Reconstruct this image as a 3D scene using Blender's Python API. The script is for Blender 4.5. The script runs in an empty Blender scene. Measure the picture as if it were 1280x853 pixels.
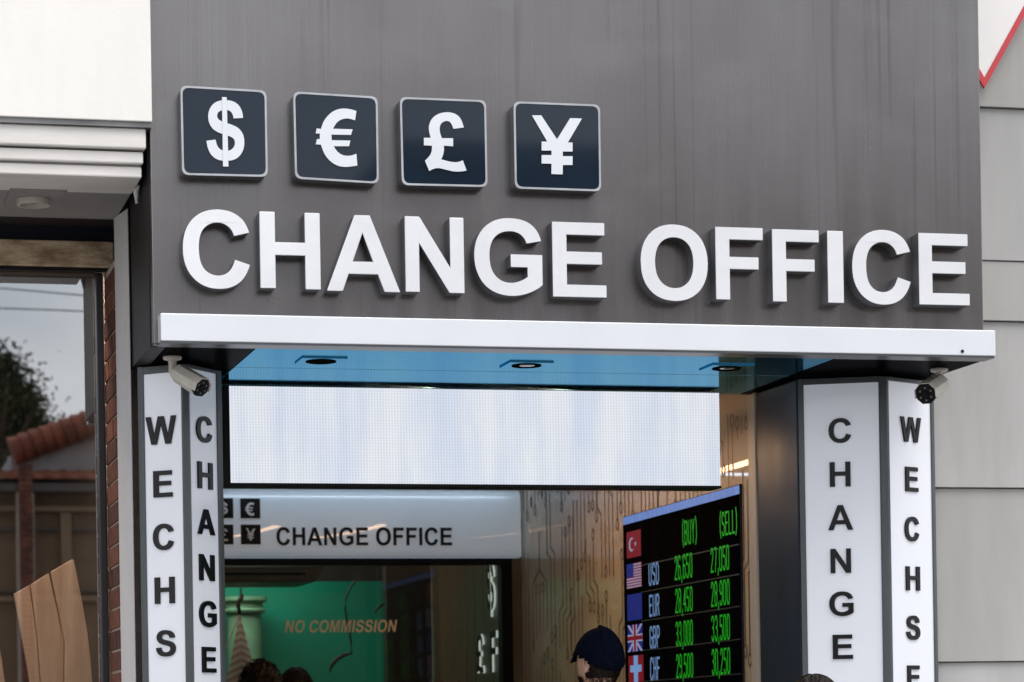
import bpy, bmesh, math, random
from mathutils import Vector, Matrix
from mathutils.geometry import tessellate_polygon
random.seed(7)
S = bpy.context.scene
COL = S.collection
RAD = math.radians

# ------------------------------------------------------------------ camera
CF, CYAW, CROLL, CPX, CPY = 3527.6, -.2481, -.0166, 640.0, 921.2      # focal length and principal point in photo pixels
CAM = Vector((0, -9.0, 1.3))
_ca, _sa, _cc, _sc = math.cos(CYAW), math.sin(CYAW), math.cos(CROLL), math.sin(CROLL)
_R = Matrix(((_cc, -_sc, 0), (_sc, _cc, 0), (0, 0, 1))) @ Matrix(((_ca, 0, _sa), (0, 1, 0), (-_sa, 0, _ca)))
def _w(v): return Vector((v[0], v[2], -v[1]))
cam = bpy.data.objects.new('camera', bpy.data.cameras.new('camera'))
COL.objects.link(cam); S.camera = cam
_x, _y, _z = _w(_R[0]), -_w(_R[1]), -_w(_R[2])
cam.matrix_world = Matrix(((_x.x, _y.x, _z.x, CAM.x), (_x.y, _y.y, _z.y, CAM.y), (_x.z, _y.z, _z.z, CAM.z), (0, 0, 0, 1)))
cam.data.sensor_width = 36; cam.data.sensor_fit = 'HORIZONTAL'
cam.data.lens = CF / 1280 * 36
cam.data.shift_y = (CPY - 426.5) / 1280
cam.data.clip_end = 3000
cam.data.dof.use_dof = True; cam.data.dof.aperture_fstop = 5.6
cam.data.dof.focus_distance = (Vector((2.55, -.03, 3.0)) - CAM).dot(-_z)

# ------------------------------------------------------------------ world, sun, exposure
SUN_EL, SUN_AZ = RAD(58), RAD(150)                 # high overcast sun, in front and to the right of the shop
W = bpy.data.worlds.new('World'); S.world = W; W.use_nodes = True
nt = W.node_tree; nt.nodes.clear()
def wn(t, **k):
    n = nt.nodes.new(t)
    for a, b in k.items(): setattr(n, a, b)
    return n
sky = wn('ShaderNodeTexSky', sky_type='NISHITA', sun_disc=False, sun_elevation=SUN_EL, sun_rotation=SUN_AZ, air_density=1.0, dust_density=3.0, ozone_density=1.0)
tc = wn('ShaderNodeTexCoord')
mp = wn('ShaderNodeMapping'); mp.inputs['Scale'].default_value = (1, 1, 2.2)
nz = wn('ShaderNodeTexNoise'); nz.inputs['Scale'].default_value = 2.1; nz.inputs['Detail'].default_value = 7; nz.inputs['Roughness'].default_value = .55
rp = wn('ShaderNodeValToRGB'); rp.color_ramp.elements[0].position = .33; rp.color_ramp.elements[1].position = .60
mx = wn('ShaderNodeMix', data_type='RGBA'); mx.inputs['B'].default_value = (10.5, 10.5, 10.6, 1)
bg = wn('ShaderNodeBackground'); bg.inputs['Strength'].default_value = .10
wo = wn('ShaderNodeOutputWorld')
L = nt.links.new
L(tc.outputs['Generated'], mp.inputs['Vector']); L(mp.outputs['Vector'], nz.inputs['Vector']); L(nz.outputs['Fac'], rp.inputs['Fac'])
L(rp.outputs['Color'], mx.inputs['Factor']); L(sky.outputs['Color'], mx.inputs['A']); L(mx.outputs['Result'], bg.inputs['Color']); L(bg.outputs['Background'], wo.inputs['Surface'])
sd = bpy.data.lights.new('sun', 'SUN'); sd.energy = 1.0; sd.angle = RAD(40); sd.color = (1, .96, .9)
sun = bpy.data.objects.new('sun', sd); COL.objects.link(sun)
# nishita rotation is measured from +Y clockwise seen from above
sdir = Vector((math.sin(SUN_AZ) * math.cos(SUN_EL), math.cos(SUN_AZ) * math.cos(SUN_EL), math.sin(SUN_EL)))
sun.rotation_euler = sdir.to_track_quat('Z', 'Y').to_euler(); sun.location = sdir * 60
S.view_settings.view_transform = 'Standard'; S.view_settings.look = 'None'; S.view_settings.gamma = 1
S.view_settings.exposure = 0.76

# ------------------------------------------------------------------ photo ray -> point on a real plane
def ray(px, py):
    d = _R.transposed() @ Vector(((px - CPX) / CF, (py - CPY) / CF, 1))
    return _w(d)
def hit(px, py, p0, n):
    d = ray(px, py); n = Vector(n); p0 = Vector(p0)
    return CAM + d * ((p0 - CAM).dot(n) / d.dot(n))
def onY(px, py, Y): return hit(px, py, (0, Y, 0), (0, 1, 0))
def onX(px, py, X): return hit(px, py, (X, 0, 0), (1, 0, 0))
def onZ(px, py, Z): return hit(px, py, (0, 0, Z), (0, 0, 1))

# ------------------------------------------------------------------ objects
def tag(o, label=None, cat=None, group=None, kind=None):
    if label: o['label'] = label
    if cat: o['category'] = cat
    if group: o['group'] = group
    if kind: o['kind'] = kind
    return o
def thing(name, loc, label=None, cat=None, group=None):
    o = bpy.data.objects.new(name, None); o.location = loc; o.empty_display_size = .1
    COL.objects.link(o); return tag(o, label, cat, group)
def world_loc(o):
    v = Vector(o.location)
    return v + world_loc(o.parent) if o.parent else v
def link(name, me, parent=None, loc=None, at=None):
    """mesh in world coordinates, or local to `at`"""
    o = bpy.data.objects.new(name, me); COL.objects.link(o)
    p = Vector(at) if at is not None else Vector((0, 0, 0))
    if parent:
        o.parent = parent; p = p - world_loc(parent)
    o.location = p
    return o
class MB:
    def __init__(s): s.v, s.f, s.m = [], [], []
    def add(s, vs, fs, mi=0):
        b = len(s.v); s.v += [tuple(v) for v in vs]
        s.f += [tuple(b + i for i in f) for f in fs]; s.m += [mi] * len(fs); return s
    def box(s, x0, x1, y0, y1, z0, z1, mi=0):
        return s.hexa([(x0, y0, z0), (x1, y0, z0), (x1, y1, z0), (x0, y1, z0), (x0, y0, z1), (x1, y0, z1), (x1, y1, z1), (x0, y1, z1)], mi)
    def hexa(s, p, mi=0):
        return s.add(p, [(3, 2, 1, 0), (4, 5, 6, 7), (0, 1, 5, 4), (1, 2, 6, 5), (2, 3, 7, 6), (3, 0, 4, 7)], mi)
    def prism(s, poly, z0, z1, mi=0):           # poly in XY, counter-clockwise
        n = len(poly)
        vs = [(x, y, z0) for x, y in poly] + [(x, y, z1) for x, y in poly]
        fs = [tuple(range(n - 1, -1, -1)), tuple(range(n, 2 * n))] + [(i, (i + 1) % n, n + (i + 1) % n, n + i) for i in range(n)]
        return s.add(vs, fs, mi)
    def tube(s, pts, r, n=8, mi=0, caps=True):
        pts = [Vector(p) for p in pts]; rs = r if isinstance(r, (list, tuple)) else [r] * len(pts)
        rings = []; up = None
        for i, p in enumerate(pts):
            t = (pts[min(i + 1, len(pts) - 1)] - pts[max(i - 1, 0)]).normalized()
            if up is None:
                up = Vector((0, 0, 1)) if abs(t.z) < .9 else Vector((1, 0, 0))
            a = t.cross(up).normalized(); b = t.cross(a).normalized(); up = -b if False else up
            rings.append([p + (a * math.cos(q) + b * math.sin(q)) * rs[i] for q in [2 * math.pi * k / n for k in range(n)]])
        vs = [v for R_ in rings for v in R_]; fs = []
        for i in range(len(pts) - 1):
            for k in range(n):
                fs.append((i * n + k, i * n + (k + 1) % n, (i + 1) * n + (k + 1) % n, (i + 1) * n + k))
        if caps: fs += [tuple(range(n)), tuple(range((len(pts) - 1) * n, len(pts) * n))[::-1]]
        return s.add(vs, fs, mi)
    def lathe(s, prof, c, ax=(0, 0, 1), n=24, mi=0):   # prof: (radius, offset along ax)
        ax = Vector(ax).normalized(); u = ax.orthogonal().normalized(); w = ax.cross(u); c = Vector(c)
        vs, fs = [], []
        for r, h in prof:
            for k in range(n):
                q = 2 * math.pi * k / n; vs.append(c + ax * h + (u * math.cos(q) + w * math.sin(q)) * r)
        for i in range(len(prof) - 1):
            for k in range(n):
                fs.append((i * n + k, i * n + (k + 1) % n, (i + 1) * n + (k + 1) % n, (i + 1) * n + k))
        return s.add(vs, fs, mi)
    def mesh(s, name, mats):
        me = bpy.data.meshes.new(name); me.from_pydata(s.v, [], s.f)
        for m in (mats if isinstance(mats, (list, tuple)) else [mats]): me.materials.append(m)
        me.polygons.foreach_set('material_index', s.m)
        bm = bmesh.new(); bm.from_mesh(me); bmesh.ops.recalc_face_normals(bm, faces=bm.faces); bm.to_mesh(me); bm.free()
        me.update(); return me
    def build(s, name, mats, parent=None, bevel=0, smooth=False, seg=2):
        me = s.mesh(name, mats)
        if smooth:
            me.polygons.foreach_set('use_smooth', [True] * len(me.polygons))
            try: me.set_sharp_from_angle(angle=RAD(40))
            except Exception: pass
        o = link(name, me, parent)
        if bevel:
            b = o.modifiers.new('bevel', 'BEVEL'); b.width = bevel; b.segments = seg; b.limit_method = 'ANGLE'; b.angle_limit = RAD(40)
        return o

# ------------------------------------------------------------------ materials
MATS = {}
def pmat(name, col, rough=.5, metal=0, var=.08, scale=6, stretch=(1, 1, 1), bump=0, bscale=60, bstretch=None, rvar=0, spec=.5, coat=0, coatr=.05, emit=None, estr=0, col2=None, detail=6, lo=.35, hi=.65):
    m = bpy.data.materials.new(name); m.use_nodes = True; n = m.node_tree; p = n.nodes['Principled BSDF']
    p.inputs['Roughness'].default_value = rough; p.inputs['Metallic'].default_value = metal
    p.inputs['Specular IOR Level'].default_value = spec
    p.inputs['Coat Weight'].default_value = coat; p.inputs['Coat Roughness'].default_value = coatr
    t = n.nodes.new('ShaderNodeTexCoord'); mp = n.nodes.new('ShaderNodeMapping'); mp.inputs['Scale'].default_value = stretch
    nz = n.nodes.new('ShaderNodeTexNoise'); nz.inputs['Scale'].default_value = scale; nz.inputs['Detail'].default_value = detail; nz.inputs['Roughness'].default_value = .6
    rp = n.nodes.new('ShaderNodeValToRGB'); rp.color_ramp.elements[0].position = lo; rp.color_ramp.elements[1].position = hi
    c2 = col2 or tuple(c * (1 - var) for c in col); c1 = col if col2 else tuple(min(1, c * (1 + var)) for c in col)
    rp.color_ramp.elements[0].color = (*c2, 1); rp.color_ramp.elements[1].color = (*c1, 1)
    k = n.links.new
    k(t.outputs['Object'], mp.inputs['Vector']); k(mp.outputs['Vector'], nz.inputs['Vector']); k(nz.outputs['Fac'], rp.inputs['Fac']); k(rp.outputs['Color'], p.inputs['Base Color'])
    if rvar:
        mr = n.nodes.new('ShaderNodeMapRange'); mr.inputs['From Min'].default_value = .3; mr.inputs['From Max'].default_value = .7
        mr.inputs['To Min'].default_value = max(.02, rough - rvar); mr.inputs['To Max'].default_value = min(1, rough + rvar)
        k(nz.outputs['Fac'], mr.inputs['Value']); k(mr.outputs['Result'], p.inputs['Roughness'])
    if bump:
        mp2 = n.nodes.new('ShaderNodeMapping'); mp2.inputs['Scale'].default_value = bstretch or stretch
        nb = n.nodes.new('ShaderNodeTexNoise'); nb.inputs['Scale'].default_value = bscale; nb.inputs['Detail'].default_value = 5
        bp = n.nodes.new('ShaderNodeBump'); bp.inputs['Strength'].default_value = bump; bp.inputs['Distance'].default_value = .01
        k(t.outputs['Object'], mp2.inputs['Vector']); k(mp2.outputs['Vector'], nb.inputs['Vector']); k(nb.outputs['Fac'], bp.inputs['Height']); k(bp.outputs['Normal'], p.inputs['Normal'])
    if emit:
        p.inputs['Emission Color'].default_value = (*emit, 1); p.inputs['Emission Strength'].default_value = estr
    MATS[name] = m; return m
def glass_mat(name, tint, refl, rough=.0, wav=0):
    """pane: clear body with a mirror-like skin (coated shop glass)"""
    m = bpy.data.materials.new(name); m.use_nodes = True; n = m.node_tree; n.nodes.clear(); k = n.links.new
    o = n.nodes.new('ShaderNodeOutputMaterial'); mx = n.nodes.new('ShaderNodeMixShader'); tr = n.nodes.new('ShaderNodeBsdfTransparent'); gl = n.nodes.new('ShaderNodeBsdfGlossy')
    fr = n.nodes.new('ShaderNodeLayerWeight'); fr.inputs['Blend'].default_value = .25
    mr = n.nodes.new('ShaderNodeMapRange'); mr.inputs['To Min'].default_value = refl; mr.inputs['To Max'].default_value = 1
    tr.inputs['Color'].default_value = (*tint, 1); gl.inputs['Roughness'].default_value = rough; gl.inputs['Color'].default_value = (.95, .97, 1, 1)
    mr.inputs['From Min'].default_value = .05; mr.inputs['To Max'].default_value = min(1, refl * 3 + .1); k(fr.outputs['Fresnel'], mr.inputs['Value']); k(mr.outputs['Result'], mx.inputs['Fac']); k(tr.outputs[0], mx.inputs[1]); k(gl.outputs[0], mx.inputs[2]); k(mx.outputs[0], o.inputs['Surface'])
    if wav:
        nb = n.nodes.new('ShaderNodeTexNoise'); nb.inputs['Scale'].default_value = 1.2; bp = n.nodes.new('ShaderNodeBump'); bp.inputs['Strength'].default_value = wav; bp.inputs['Distance'].default_value = .01
        t = n.nodes.new('ShaderNodeTexCoord'); k(t.outputs['Object'], nb.inputs['Vector']); k(nb.outputs['Fac'], bp.inputs['Height']); k(bp.outputs['Normal'], gl.inputs['Normal'])
    return m
def emat(name, col, s, stripes=None):
    """something that gives off light: screens, lamps"""
    m = bpy.data.materials.new(name); m.use_nodes = True; n = m.node_tree; p = n.nodes['Principled BSDF']; k = n.links.new
    p.inputs['Base Color'].default_value = (.02, .02, .02, 1); p.inputs['Roughness'].default_value = .45; p.inputs['Specular IOR Level'].default_value = .05
    p.inputs['Emission Color'].default_value = (*col, 1); p.inputs['Emission Strength'].default_value = s
    t = n.nodes.new('ShaderNodeTexCoord'); nz = n.nodes.new('ShaderNodeTexNoise'); mp = n.nodes.new('ShaderNodeMapping')
    rp = n.nodes.new('ShaderNodeValToRGB'); nz.inputs['Detail'].default_value = 4
    if stripes:
        sc, stretch, c2, lo, hi = stripes
    else:
        sc, stretch, c2, lo, hi = 40, (1, 1, 1), tuple(c * .85 for c in col), .3, .7
    nz.inputs['Scale'].default_value = sc; mp.inputs['Scale'].default_value = stretch
    rp.color_ramp.elements[0].color = (*c2, 1); rp.color_ramp.elements[1].color = (*col, 1); rp.color_ramp.elements[0].position = lo; rp.color_ramp.elements[1].position = hi
    k(t.outputs['Object'], mp.inputs['Vector']); k(mp.outputs['Vector'], nz.inputs['Vector']); k(nz.outputs['Fac'], rp.inputs['Fac']); k(rp.outputs['Color'], p.inputs['Emission Color'])
    return m

def fascia_mat():
    m = bpy.data.materials.new('brushed_fascia'); m.use_nodes = True; n = m.node_tree; p = n.nodes['Principled BSDF']; k = n.links.new
    t = n.nodes.new('ShaderNodeTexCoord')
    def noise(stretch, scale, detail, lo, hi, out=(0, 1)):
        mp = n.nodes.new('ShaderNodeMapping'); mp.inputs['Scale'].default_value = stretch; z = n.nodes.new('ShaderNodeTexNoise'); z.inputs['Scale'].default_value = scale; z.inputs['Detail'].default_value = detail
        r_ = n.nodes.new('ShaderNodeMapRange'); r_.inputs['From Min'].default_value = lo; r_.inputs['From Max'].default_value = hi; r_.inputs['To Min'].default_value = out[0]; r_.inputs['To Max'].default_value = out[1]; r_.clamp = True
        k(t.outputs['Object'], mp.inputs['Vector']); k(mp.outputs['Vector'], z.inputs['Vector']); k(z.outputs['Fac'], r_.inputs['Value']); return r_.outputs['Result']
    def mix(f, a, b):
        x = n.nodes.new('ShaderNodeMix'); x.data_type = 'RGBA'; k(f, x.inputs['Factor'])
        for nm, v in (('A', a), ('B', b)):
            if isinstance(v, tuple): x.inputs[nm].default_value = (*v, 1)
            else: k(v, x.inputs[nm])
        return x.outputs['Result']
    grain = noise((26, 1, .22), 5, 5, .3, .7); broad = noise((1, 1, .7), 1.3, 3, .35, .65); run = noise((11, 1, .16), 2.3, 3, .60, .74, (0, .55)); smear = noise((1.2, 1, 2), 2.6, 6, .52, .72, (0, .35)); line = noise((30, 1, .12), 2.0, 2, .66, .72, (0, .35))
    c = mix(grain, (.182, .175, .178), (.212, .204, .207)); c = mix(broad, c, (.160, .152, .153)); c = mix(run, c, (.082, .075, .071)); c = mix(line, c, (.07, .065, .062)); c = mix(smear, c, (.225, .218, .222))
    k(c, p.inputs['Base Color']); p.inputs['Metallic'].default_value = .78
    ro = noise((5, 1, .4), 2.2, 6, .3, .7, (.20, .33)); k(ro, p.inputs['Roughness'])
    return m
M_fascia = fascia_mat()
M_side = pmat('dark_side_panel', (.030, .028, .028), .5, .0, spec=.15, var=.1, scale=4, stretch=(3, 3, .5))
M_soffit = pmat('blue_soffit', (.16, .45, .62), .10, 1.0, var=.06, scale=3, stretch=(2, 9, 1), rvar=.03)
M_soffit.node_tree.nodes['Principled BSDF'].inputs['Specular Tint'].default_value = (.21, .51, .68, 1)
M_soffend = pmat('dimmed_soffit', (.030, .030, .034), .30, 1.0, var=.15, scale=3)  # darker copy for the ends, where the screen's reflection stops
M_soffend.node_tree.nodes['Principled BSDF'].inputs['Specular Tint'].default_value = (.07, .07, .08, 1)
M_trim = pmat('dark_trim', (.10, .105, .115), .3, .5, var=.1)
M_white = pmat('white_acrylic', (.75, .785, .84), .22, 0, var=.025, scale=3, coat=.4, rvar=.05)
M_letter = pmat('white_letter_face', (.785, .805, .84), .10, 0, var=.03, scale=7, coat=.7, coatr=.02, rvar=.04)
M_lside = pmat('letter_return', (.16, .16, .17), .4, .5, var=.25, scale=5)
M_tilef = pmat('navy_tile_face', (.012, .022, .038), .04, 0, var=.10, scale=3, spec=.26)
M_rim = pmat('pale_rim', (.46, .475, .51), .3, .3, var=.12, scale=12)
M_pyl = pmat('pylon_frame', (.085, .098, .105), .38, .35, var=.12, scale=4, stretch=(6, 6, .4))
M_black = pmat('gloss_black_letter', (.008, .008, .010), .12, 0, var=.3, spec=.18)
M_glowpanel = pmat('glow_added_acrylic', (.68, .70, .75), .16, 0, var=.02, scale=2, coat=.3, emit=(.80, .86, 1.0), estr=.10)  # weak emission added in place of sky light under the canopy
M_blackm = pmat('matt_black', (.012, .012, .013), .5, 0, var=.3, spec=.2)
M_colside = pmat('blue_grey_panel', (.024, .032, .050), .34, 0, spec=.2, var=.1, scale=3, stretch=(3, 3, .5), rvar=.05)
M_cctv = pmat('cream_camera_plastic', (.62, .59, .53), .4, 0, var=.08, scale=20)
M_recess = pmat('lamp_recess', (.006, .006, .007), .8, 0, spec=0)
M_lens = pmat('camera_glass', (.006, .006, .008), .2, 0, spec=.15)
M_ir = pmat('infrared_led', (.16, .16, .165), .3, .3)
def led_mat():
    """white LED wall: lit dots in fine columns and rows, a pale cloudy picture on it"""
    m = bpy.data.materials.new('led_wall'); m.use_nodes = True; n = m.node_tree; p = n.nodes['Principled BSDF']; k = n.links.new
    p.inputs['Base Color'].default_value = (.03, .03, .03, 1); p.inputs['Roughness'].default_value = .6
    t = n.nodes.new('ShaderNodeTexCoord')
    mp = n.nodes.new('ShaderNodeMapping'); mp.inputs['Scale'].default_value = (3.0, 1, .7); mp.inputs['Rotation'].default_value = (0, .30, 0)
    z = n.nodes.new('ShaderNodeTexNoise'); z.inputs['Scale'].default_value = 2.2; z.inputs['Detail'].default_value = 5; z.inputs['Roughness'].default_value = .55
    r_ = n.nodes.new('ShaderNodeValToRGB'); r_.color_ramp.elements[0].position = .38; r_.color_ramp.elements[1].position = .62
    r_.color_ramp.elements[0].color = (.755, .83, .97, 1); r_.color_ramp.elements[1].color = (.90, .93, 1, 1)
    k(t.outputs['Object'], mp.inputs['Vector']); k(mp.outputs['Vector'], z.inputs['Vector']); k(z.outputs['Fac'], r_.inputs['Fac'])
    last = r_.outputs['Color']
    for dr, sc, amt in (('X', 30, .17), ('Z', 30, .09), ('X', 4.3, .03)):
        w = n.nodes.new('ShaderNodeTexWave'); w.bands_direction = dr; w.inputs['Scale'].default_value = sc; w.inputs['Distortion'].default_value = .25; w.inputs['Detail'].default_value = 1
        mr = n.nodes.new('ShaderNodeMapRange'); mr.inputs['To Min'].default_value = 1 - amt; mr.inputs['To Max'].default_value = 1
        x = n.nodes.new('ShaderNodeMix'); x.data_type = 'RGBA'; x.blend_type = 'MULTIPLY'; x.inputs['Factor'].default_value = 1
        k(t.outputs['Object'], w.inputs['Vector']); k(w.outputs['Fac'], mr.inputs['Value']); k(last, x.inputs['A']); k(mr.outputs['Result'], x.inputs['B']); last = x.outputs['Result']
    k(last, p.inputs['Emission Color']); p.inputs['Emission Strength'].default_value = .565
    return m
M_led = led_mat()
M_ledcell = M_led
M_wallw = pmat('circuit_wall', (.48, .39, .28), .42, 0, var=.06, scale=3, stretch=(2, 2, .5), coat=.6, coatr=.025)
M_trimw = pmat('pale_corner_trim', (.50, .46, .41), .4, 0, var=.05, scale=4, stretch=(3, 3, .4))
M_inlay = pmat('circuit_inlay', (.14, .09, .052), .4, 0)
M_silver = pmat('silver_sign_face', (.60, .68, .76), .30, .1, var=.03, scale=3, coat=.8, coatr=.02, emit=(.62, .76, .90), estr=.10)  # weak emission added to stand in for reflected daylight
M_frame = pmat('black_door_frame', (.006, .007, .008), .5, 0, var=.2, spec=.08)
M_green = pmat('green_wall', (.0, .27, .17), .5, 0, var=.12, scale=1.3)
M_palegreen = pmat('pale_reflected_column', (.20, .42, .27), .5, 0, var=.15, scale=4)
M_brownw = pmat('brown_panel_wall', (.10, .072, .042), .35, 0, var=.15, scale=3, stretch=(6, 6, .3))
M_dark = pmat('dark_interior', (.035, .028, .024), .5, 0, var=.2)
M_ceil = pmat('dark_ceiling', (.05, .045, .04), .5, 0)
M_acbox = pmat('brown_unit', (.20, .12, .075), .4, 0, var=.15)
M_strip = emat('warm_strip_lamp', (1, .60, .33), 13)
M_addlamp = emat('added_board_lamp', (1, .82, .68), 60)
M_shoplamp = emat('shop_ceiling_lamp', (1, .93, .82), 5.5)
M_glassin = glass_mat('inner_glass', (.86, .90, .88), .022)
M_wwall = pmat('white_render', (.88, .865, .83), .75, 0, var=.025, scale=2.2, stretch=(3, 3, .6), bump=.08, bscale=40, bstretch=(1, 1, 1))
M_cornice = pmat('white_cornice', (.80, .775, .745), .6, 0, var=.06, scale=7, stretch=(.7, 3, 3), bump=.05, bscale=30)
M_shade_strip = pmat('grey_shade_strip', (.20, .20, .205), .5, .2, var=.2, scale=9)
M_lsoff = pmat('grey_soffit_paint', (.30, .29, .285), .7, 0, var=.06, scale=3)
M_jamb = pmat('white_jamb', (.70, .69, .70), .6, 0, var=.05, scale=3, stretch=(2, 2, .5))
M_band = pmat('navy_band', (.008, .012, .03), .35, 0)
M_lintel = pmat('weathered_stone', (.78, .62, .43), .85, 0, scale=6, stretch=(1.2, 1, 2.6), col2=(.36, .26, .16), lo=.38, hi=.58, bump=.6, bscale=25, detail=9)
M_wframe = pmat('window_frame', (.035, .035, .042), .35, .3)
M_wbrown = pmat('brown_window_head', (.09, .06, .045), .5, 0)
M_pane = glass_mat('shop_pane', (.86, .87, .86), .36, wav=.006)
M_brick = [pmat('brick_red', (.13, .042, .026), .85, 0, var=.3, scale=25, bump=.4, bscale=60), pmat('brick_dark', (.09, .03, .02), .85, 0, var=.3, scale=25, bump=.4, bscale=60), pmat('brick_orange', (.17, .058, .034), .85, 0, var=.3, scale=25, bump=.4, bscale=60)]
M_mortar = pmat('mortar', (.55, .46, .39), .9, 0, var=.15, scale=30, bump=.3)
M_plank = pmat('pale_wood', (.74, .50, .34), .5, 0, scale=2.4, stretch=(9, 9, .7), col2=(.52, .31, .19), lo=.3, hi=.72, bump=.12, bscale=18, detail=8)
M_clad = [pmat('grey_cladding_a', (.40, .395, .38), .55, 0, var=.10, scale=1.6, stretch=(2.5, 1, .5), bump=.06, bscale=9, bstretch=(.4, 1, 1.6)), pmat('grey_cladding_b', (.43, .43, .425), .55, 0, var=.10, scale=1.8, stretch=(2.5, 1, .5), bump=.06, bscale=9, bstretch=(.4, 1, 1.6))]
M_signw = pmat('white_sign_face', (.92, .90, .89), .45, 0, var=.02)
M_signr = pmat('red_sign_border', (.62, .055, .07), .4, 0, var=.06)
M_asph = pmat('asphalt', (.055, .055, .057), .9, 0, var=.3, scale=60, bump=.4, bscale=200)
M_pave = pmat('paving', (.30, .29, .275), .85, 0, var=.15, scale=5, bump=.2, bscale=120)
M_kerb = pmat('kerb_stone', (.34, .335, .32), .85, 0, var=.15, scale=9)
M_tile = pmat('roof_tile', (.20, .058, .026), .8, 0, var=.35, scale=3, bump=.3)
M_house = pmat('house_render', (.17, .105, .06), .85, 0, var=.18, scale=1.6, bump=.1)
M_ledge = pmat('house_ledge', (.23, .15, .09), .85, 0, var=.15, scale=3)
M_hdark = pmat('house_dark', (.07, .06, .055), .7, 0, var=.2)
M_bark = pmat('bark', (.10, .07, .05), .9, 0, var=.3, scale=9, bump=.6)
M_leaf = [pmat('leaf_light', (.065, .072, .022), .6, 0, var=.4, scale=2), pmat('leaf_dark', (.028, .036, .012), .6, 0, var=.4, scale=2)]
M_wire = pmat('cable_black', (.012, .012, .012), .5, 0)
M_skin = pmat('skin', (.62, .38, .275), .5, 0, var=.08, scale=20, bump=.05, bscale=250)
M_hair = pmat('dark_hair', (.014, .010, .008), .42, 0, var=.4, scale=40, stretch=(1, 1, .3), bump=.5, bscale=160, spec=.2)
M_cap = pmat('navy_cap_cloth', (.003, .005, .012), .95, 0, spec=.03, var=.2, scale=60, bump=.3, bscale=500)
M_cloth = [pmat('dark_shirt', (.03, .032, .04), .9, 0), pmat('grey_shirt', (.12, .12, .13), .9, 0), pmat('brown_jacket', (.07, .05, .04), .9, 0)]
M_trous = pmat('dark_trousers', (.025, .03, .045), .9, 0)

# ------------------------------------------------------------------ lettering: bold grotesque outlines in 2048 units
GL = {
'A': (1479, "M1471 0 H1149 L1021 333 H435 L314 0 H0 L571 1466 H884 Z M926 580 L724 1124 L526 580 Z"),
'C': (1479, "M1087 539 L1374 448 Q1308 208 1154.5 91.5 Q1001 -25 765 -25 Q473 -25 285 174.5 Q97 374 97 720 Q97 1086 286 1288.5 Q475 1491 783 1491 Q1052 1491 1220 1332 Q1320 1238 1370 1062 L1077 992 Q1051 1106 968.5 1172 Q886 1238 768 1238 Q605 1238 503.5 1121 Q402 1004 402 742 Q402 464 502 346 Q602 228 762 228 Q880 228 965 303 Q1050 378 1087 539 Z"),
'E': (1366, "M149 0 V1466 H1236 V1218 H445 V893 H1181 V646 H445 V247 H1264 V0 Z"),
'F': (1251, "M151 0 V1466 H1156 V1218 H447 V871 H1059 V623 H447 V0 Z"),
'G': (1593, "M828 539 V786 H1466 V202 Q1373 112 1196.5 43.5 Q1020 -25 839 -25 Q609 -25 438 71.5 Q267 168 181 347.5 Q95 527 95 738 Q95 967 191 1145 Q287 1323 472 1418 Q613 1491 823 1491 Q1096 1491 1249.5 1376.5 Q1403 1262 1447 1060 L1153 1005 Q1122 1113 1036.5 1175.5 Q951 1238 823 1238 Q629 1238 514.5 1115 Q400 992 400 750 Q400 489 516 358.5 Q632 228 820 228 Q913 228 1006.5 264.5 Q1100 301 1167 353 V539 Z"),
'H': (1479, "M150 0 V1466 H446 V889 H1026 V1466 H1322 V0 H1026 V641 H446 V0 Z"),
'I': (569, "M140 0 V1466 H436 V0 Z"),
'M': (1706, "M145 0 V1466 H588 L854 466 L1117 1466 H1561 V0 H1286 V1154 L995 0 H710 L420 1154 V0 Z"),
'N': (1479, "M152 0 V1466 H440 L1040 487 V1466 H1315 V0 H1018 L427 956 V0 Z"),
'O': (1593, "M88 724 Q88 948 155 1100 Q205 1212 291.5 1301 Q378 1390 481 1433 Q618 1491 797 1491 Q1121 1491 1315.5 1290 Q1510 1089 1510 731 Q1510 376 1317 175.5 Q1124 -25 801 -25 Q474 -25 281 174.5 Q88 374 88 724 Z M392 734 Q392 485 507 356.5 Q622 228 799 228 Q976 228 1089.5 355.5 Q1203 483 1203 738 Q1203 990 1092.5 1114 Q982 1238 799 1238 Q616 1238 504 1112.5 Q392 987 392 734 Z"),
'S': (1366, "M73 477 L361 505 Q387 360 466.5 292 Q546 224 681 224 Q824 224 896.5 284.5 Q969 345 969 426 Q969 478 938.5 514.5 Q908 551 832 578 Q780 596 595 642 Q357 701 261 787 Q126 908 126 1082 Q126 1194 189.5 1291.5 Q253 1389 372.5 1440 Q492 1491 661 1491 Q937 1491 1076.5 1370 Q1216 1249 1223 1047 L927 1034 Q908 1147 845.5 1196.5 Q783 1246 658 1246 Q529 1246 456 1193 Q409 1159 409 1102 Q409 1050 453 1013 Q509 966 725 915 Q941 864 1044.5 809.5 Q1148 755 1206.5 660.5 Q1265 566 1265 427 Q1265 301 1195 191 Q1125 81 997 27.5 Q869 -26 678 -26 Q400 -26 251 102.5 Q102 231 73 477 Z"),
'W': (1933, "M362 0 L12 1466 H315 L536 459 L804 1466 H1156 L1413 442 L1638 1466 H1936 L1580 0 H1266 L974 1096 L683 0 Z"),
' ': (569, ""),
}
def _poly(*p): return [list(p)]
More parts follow.
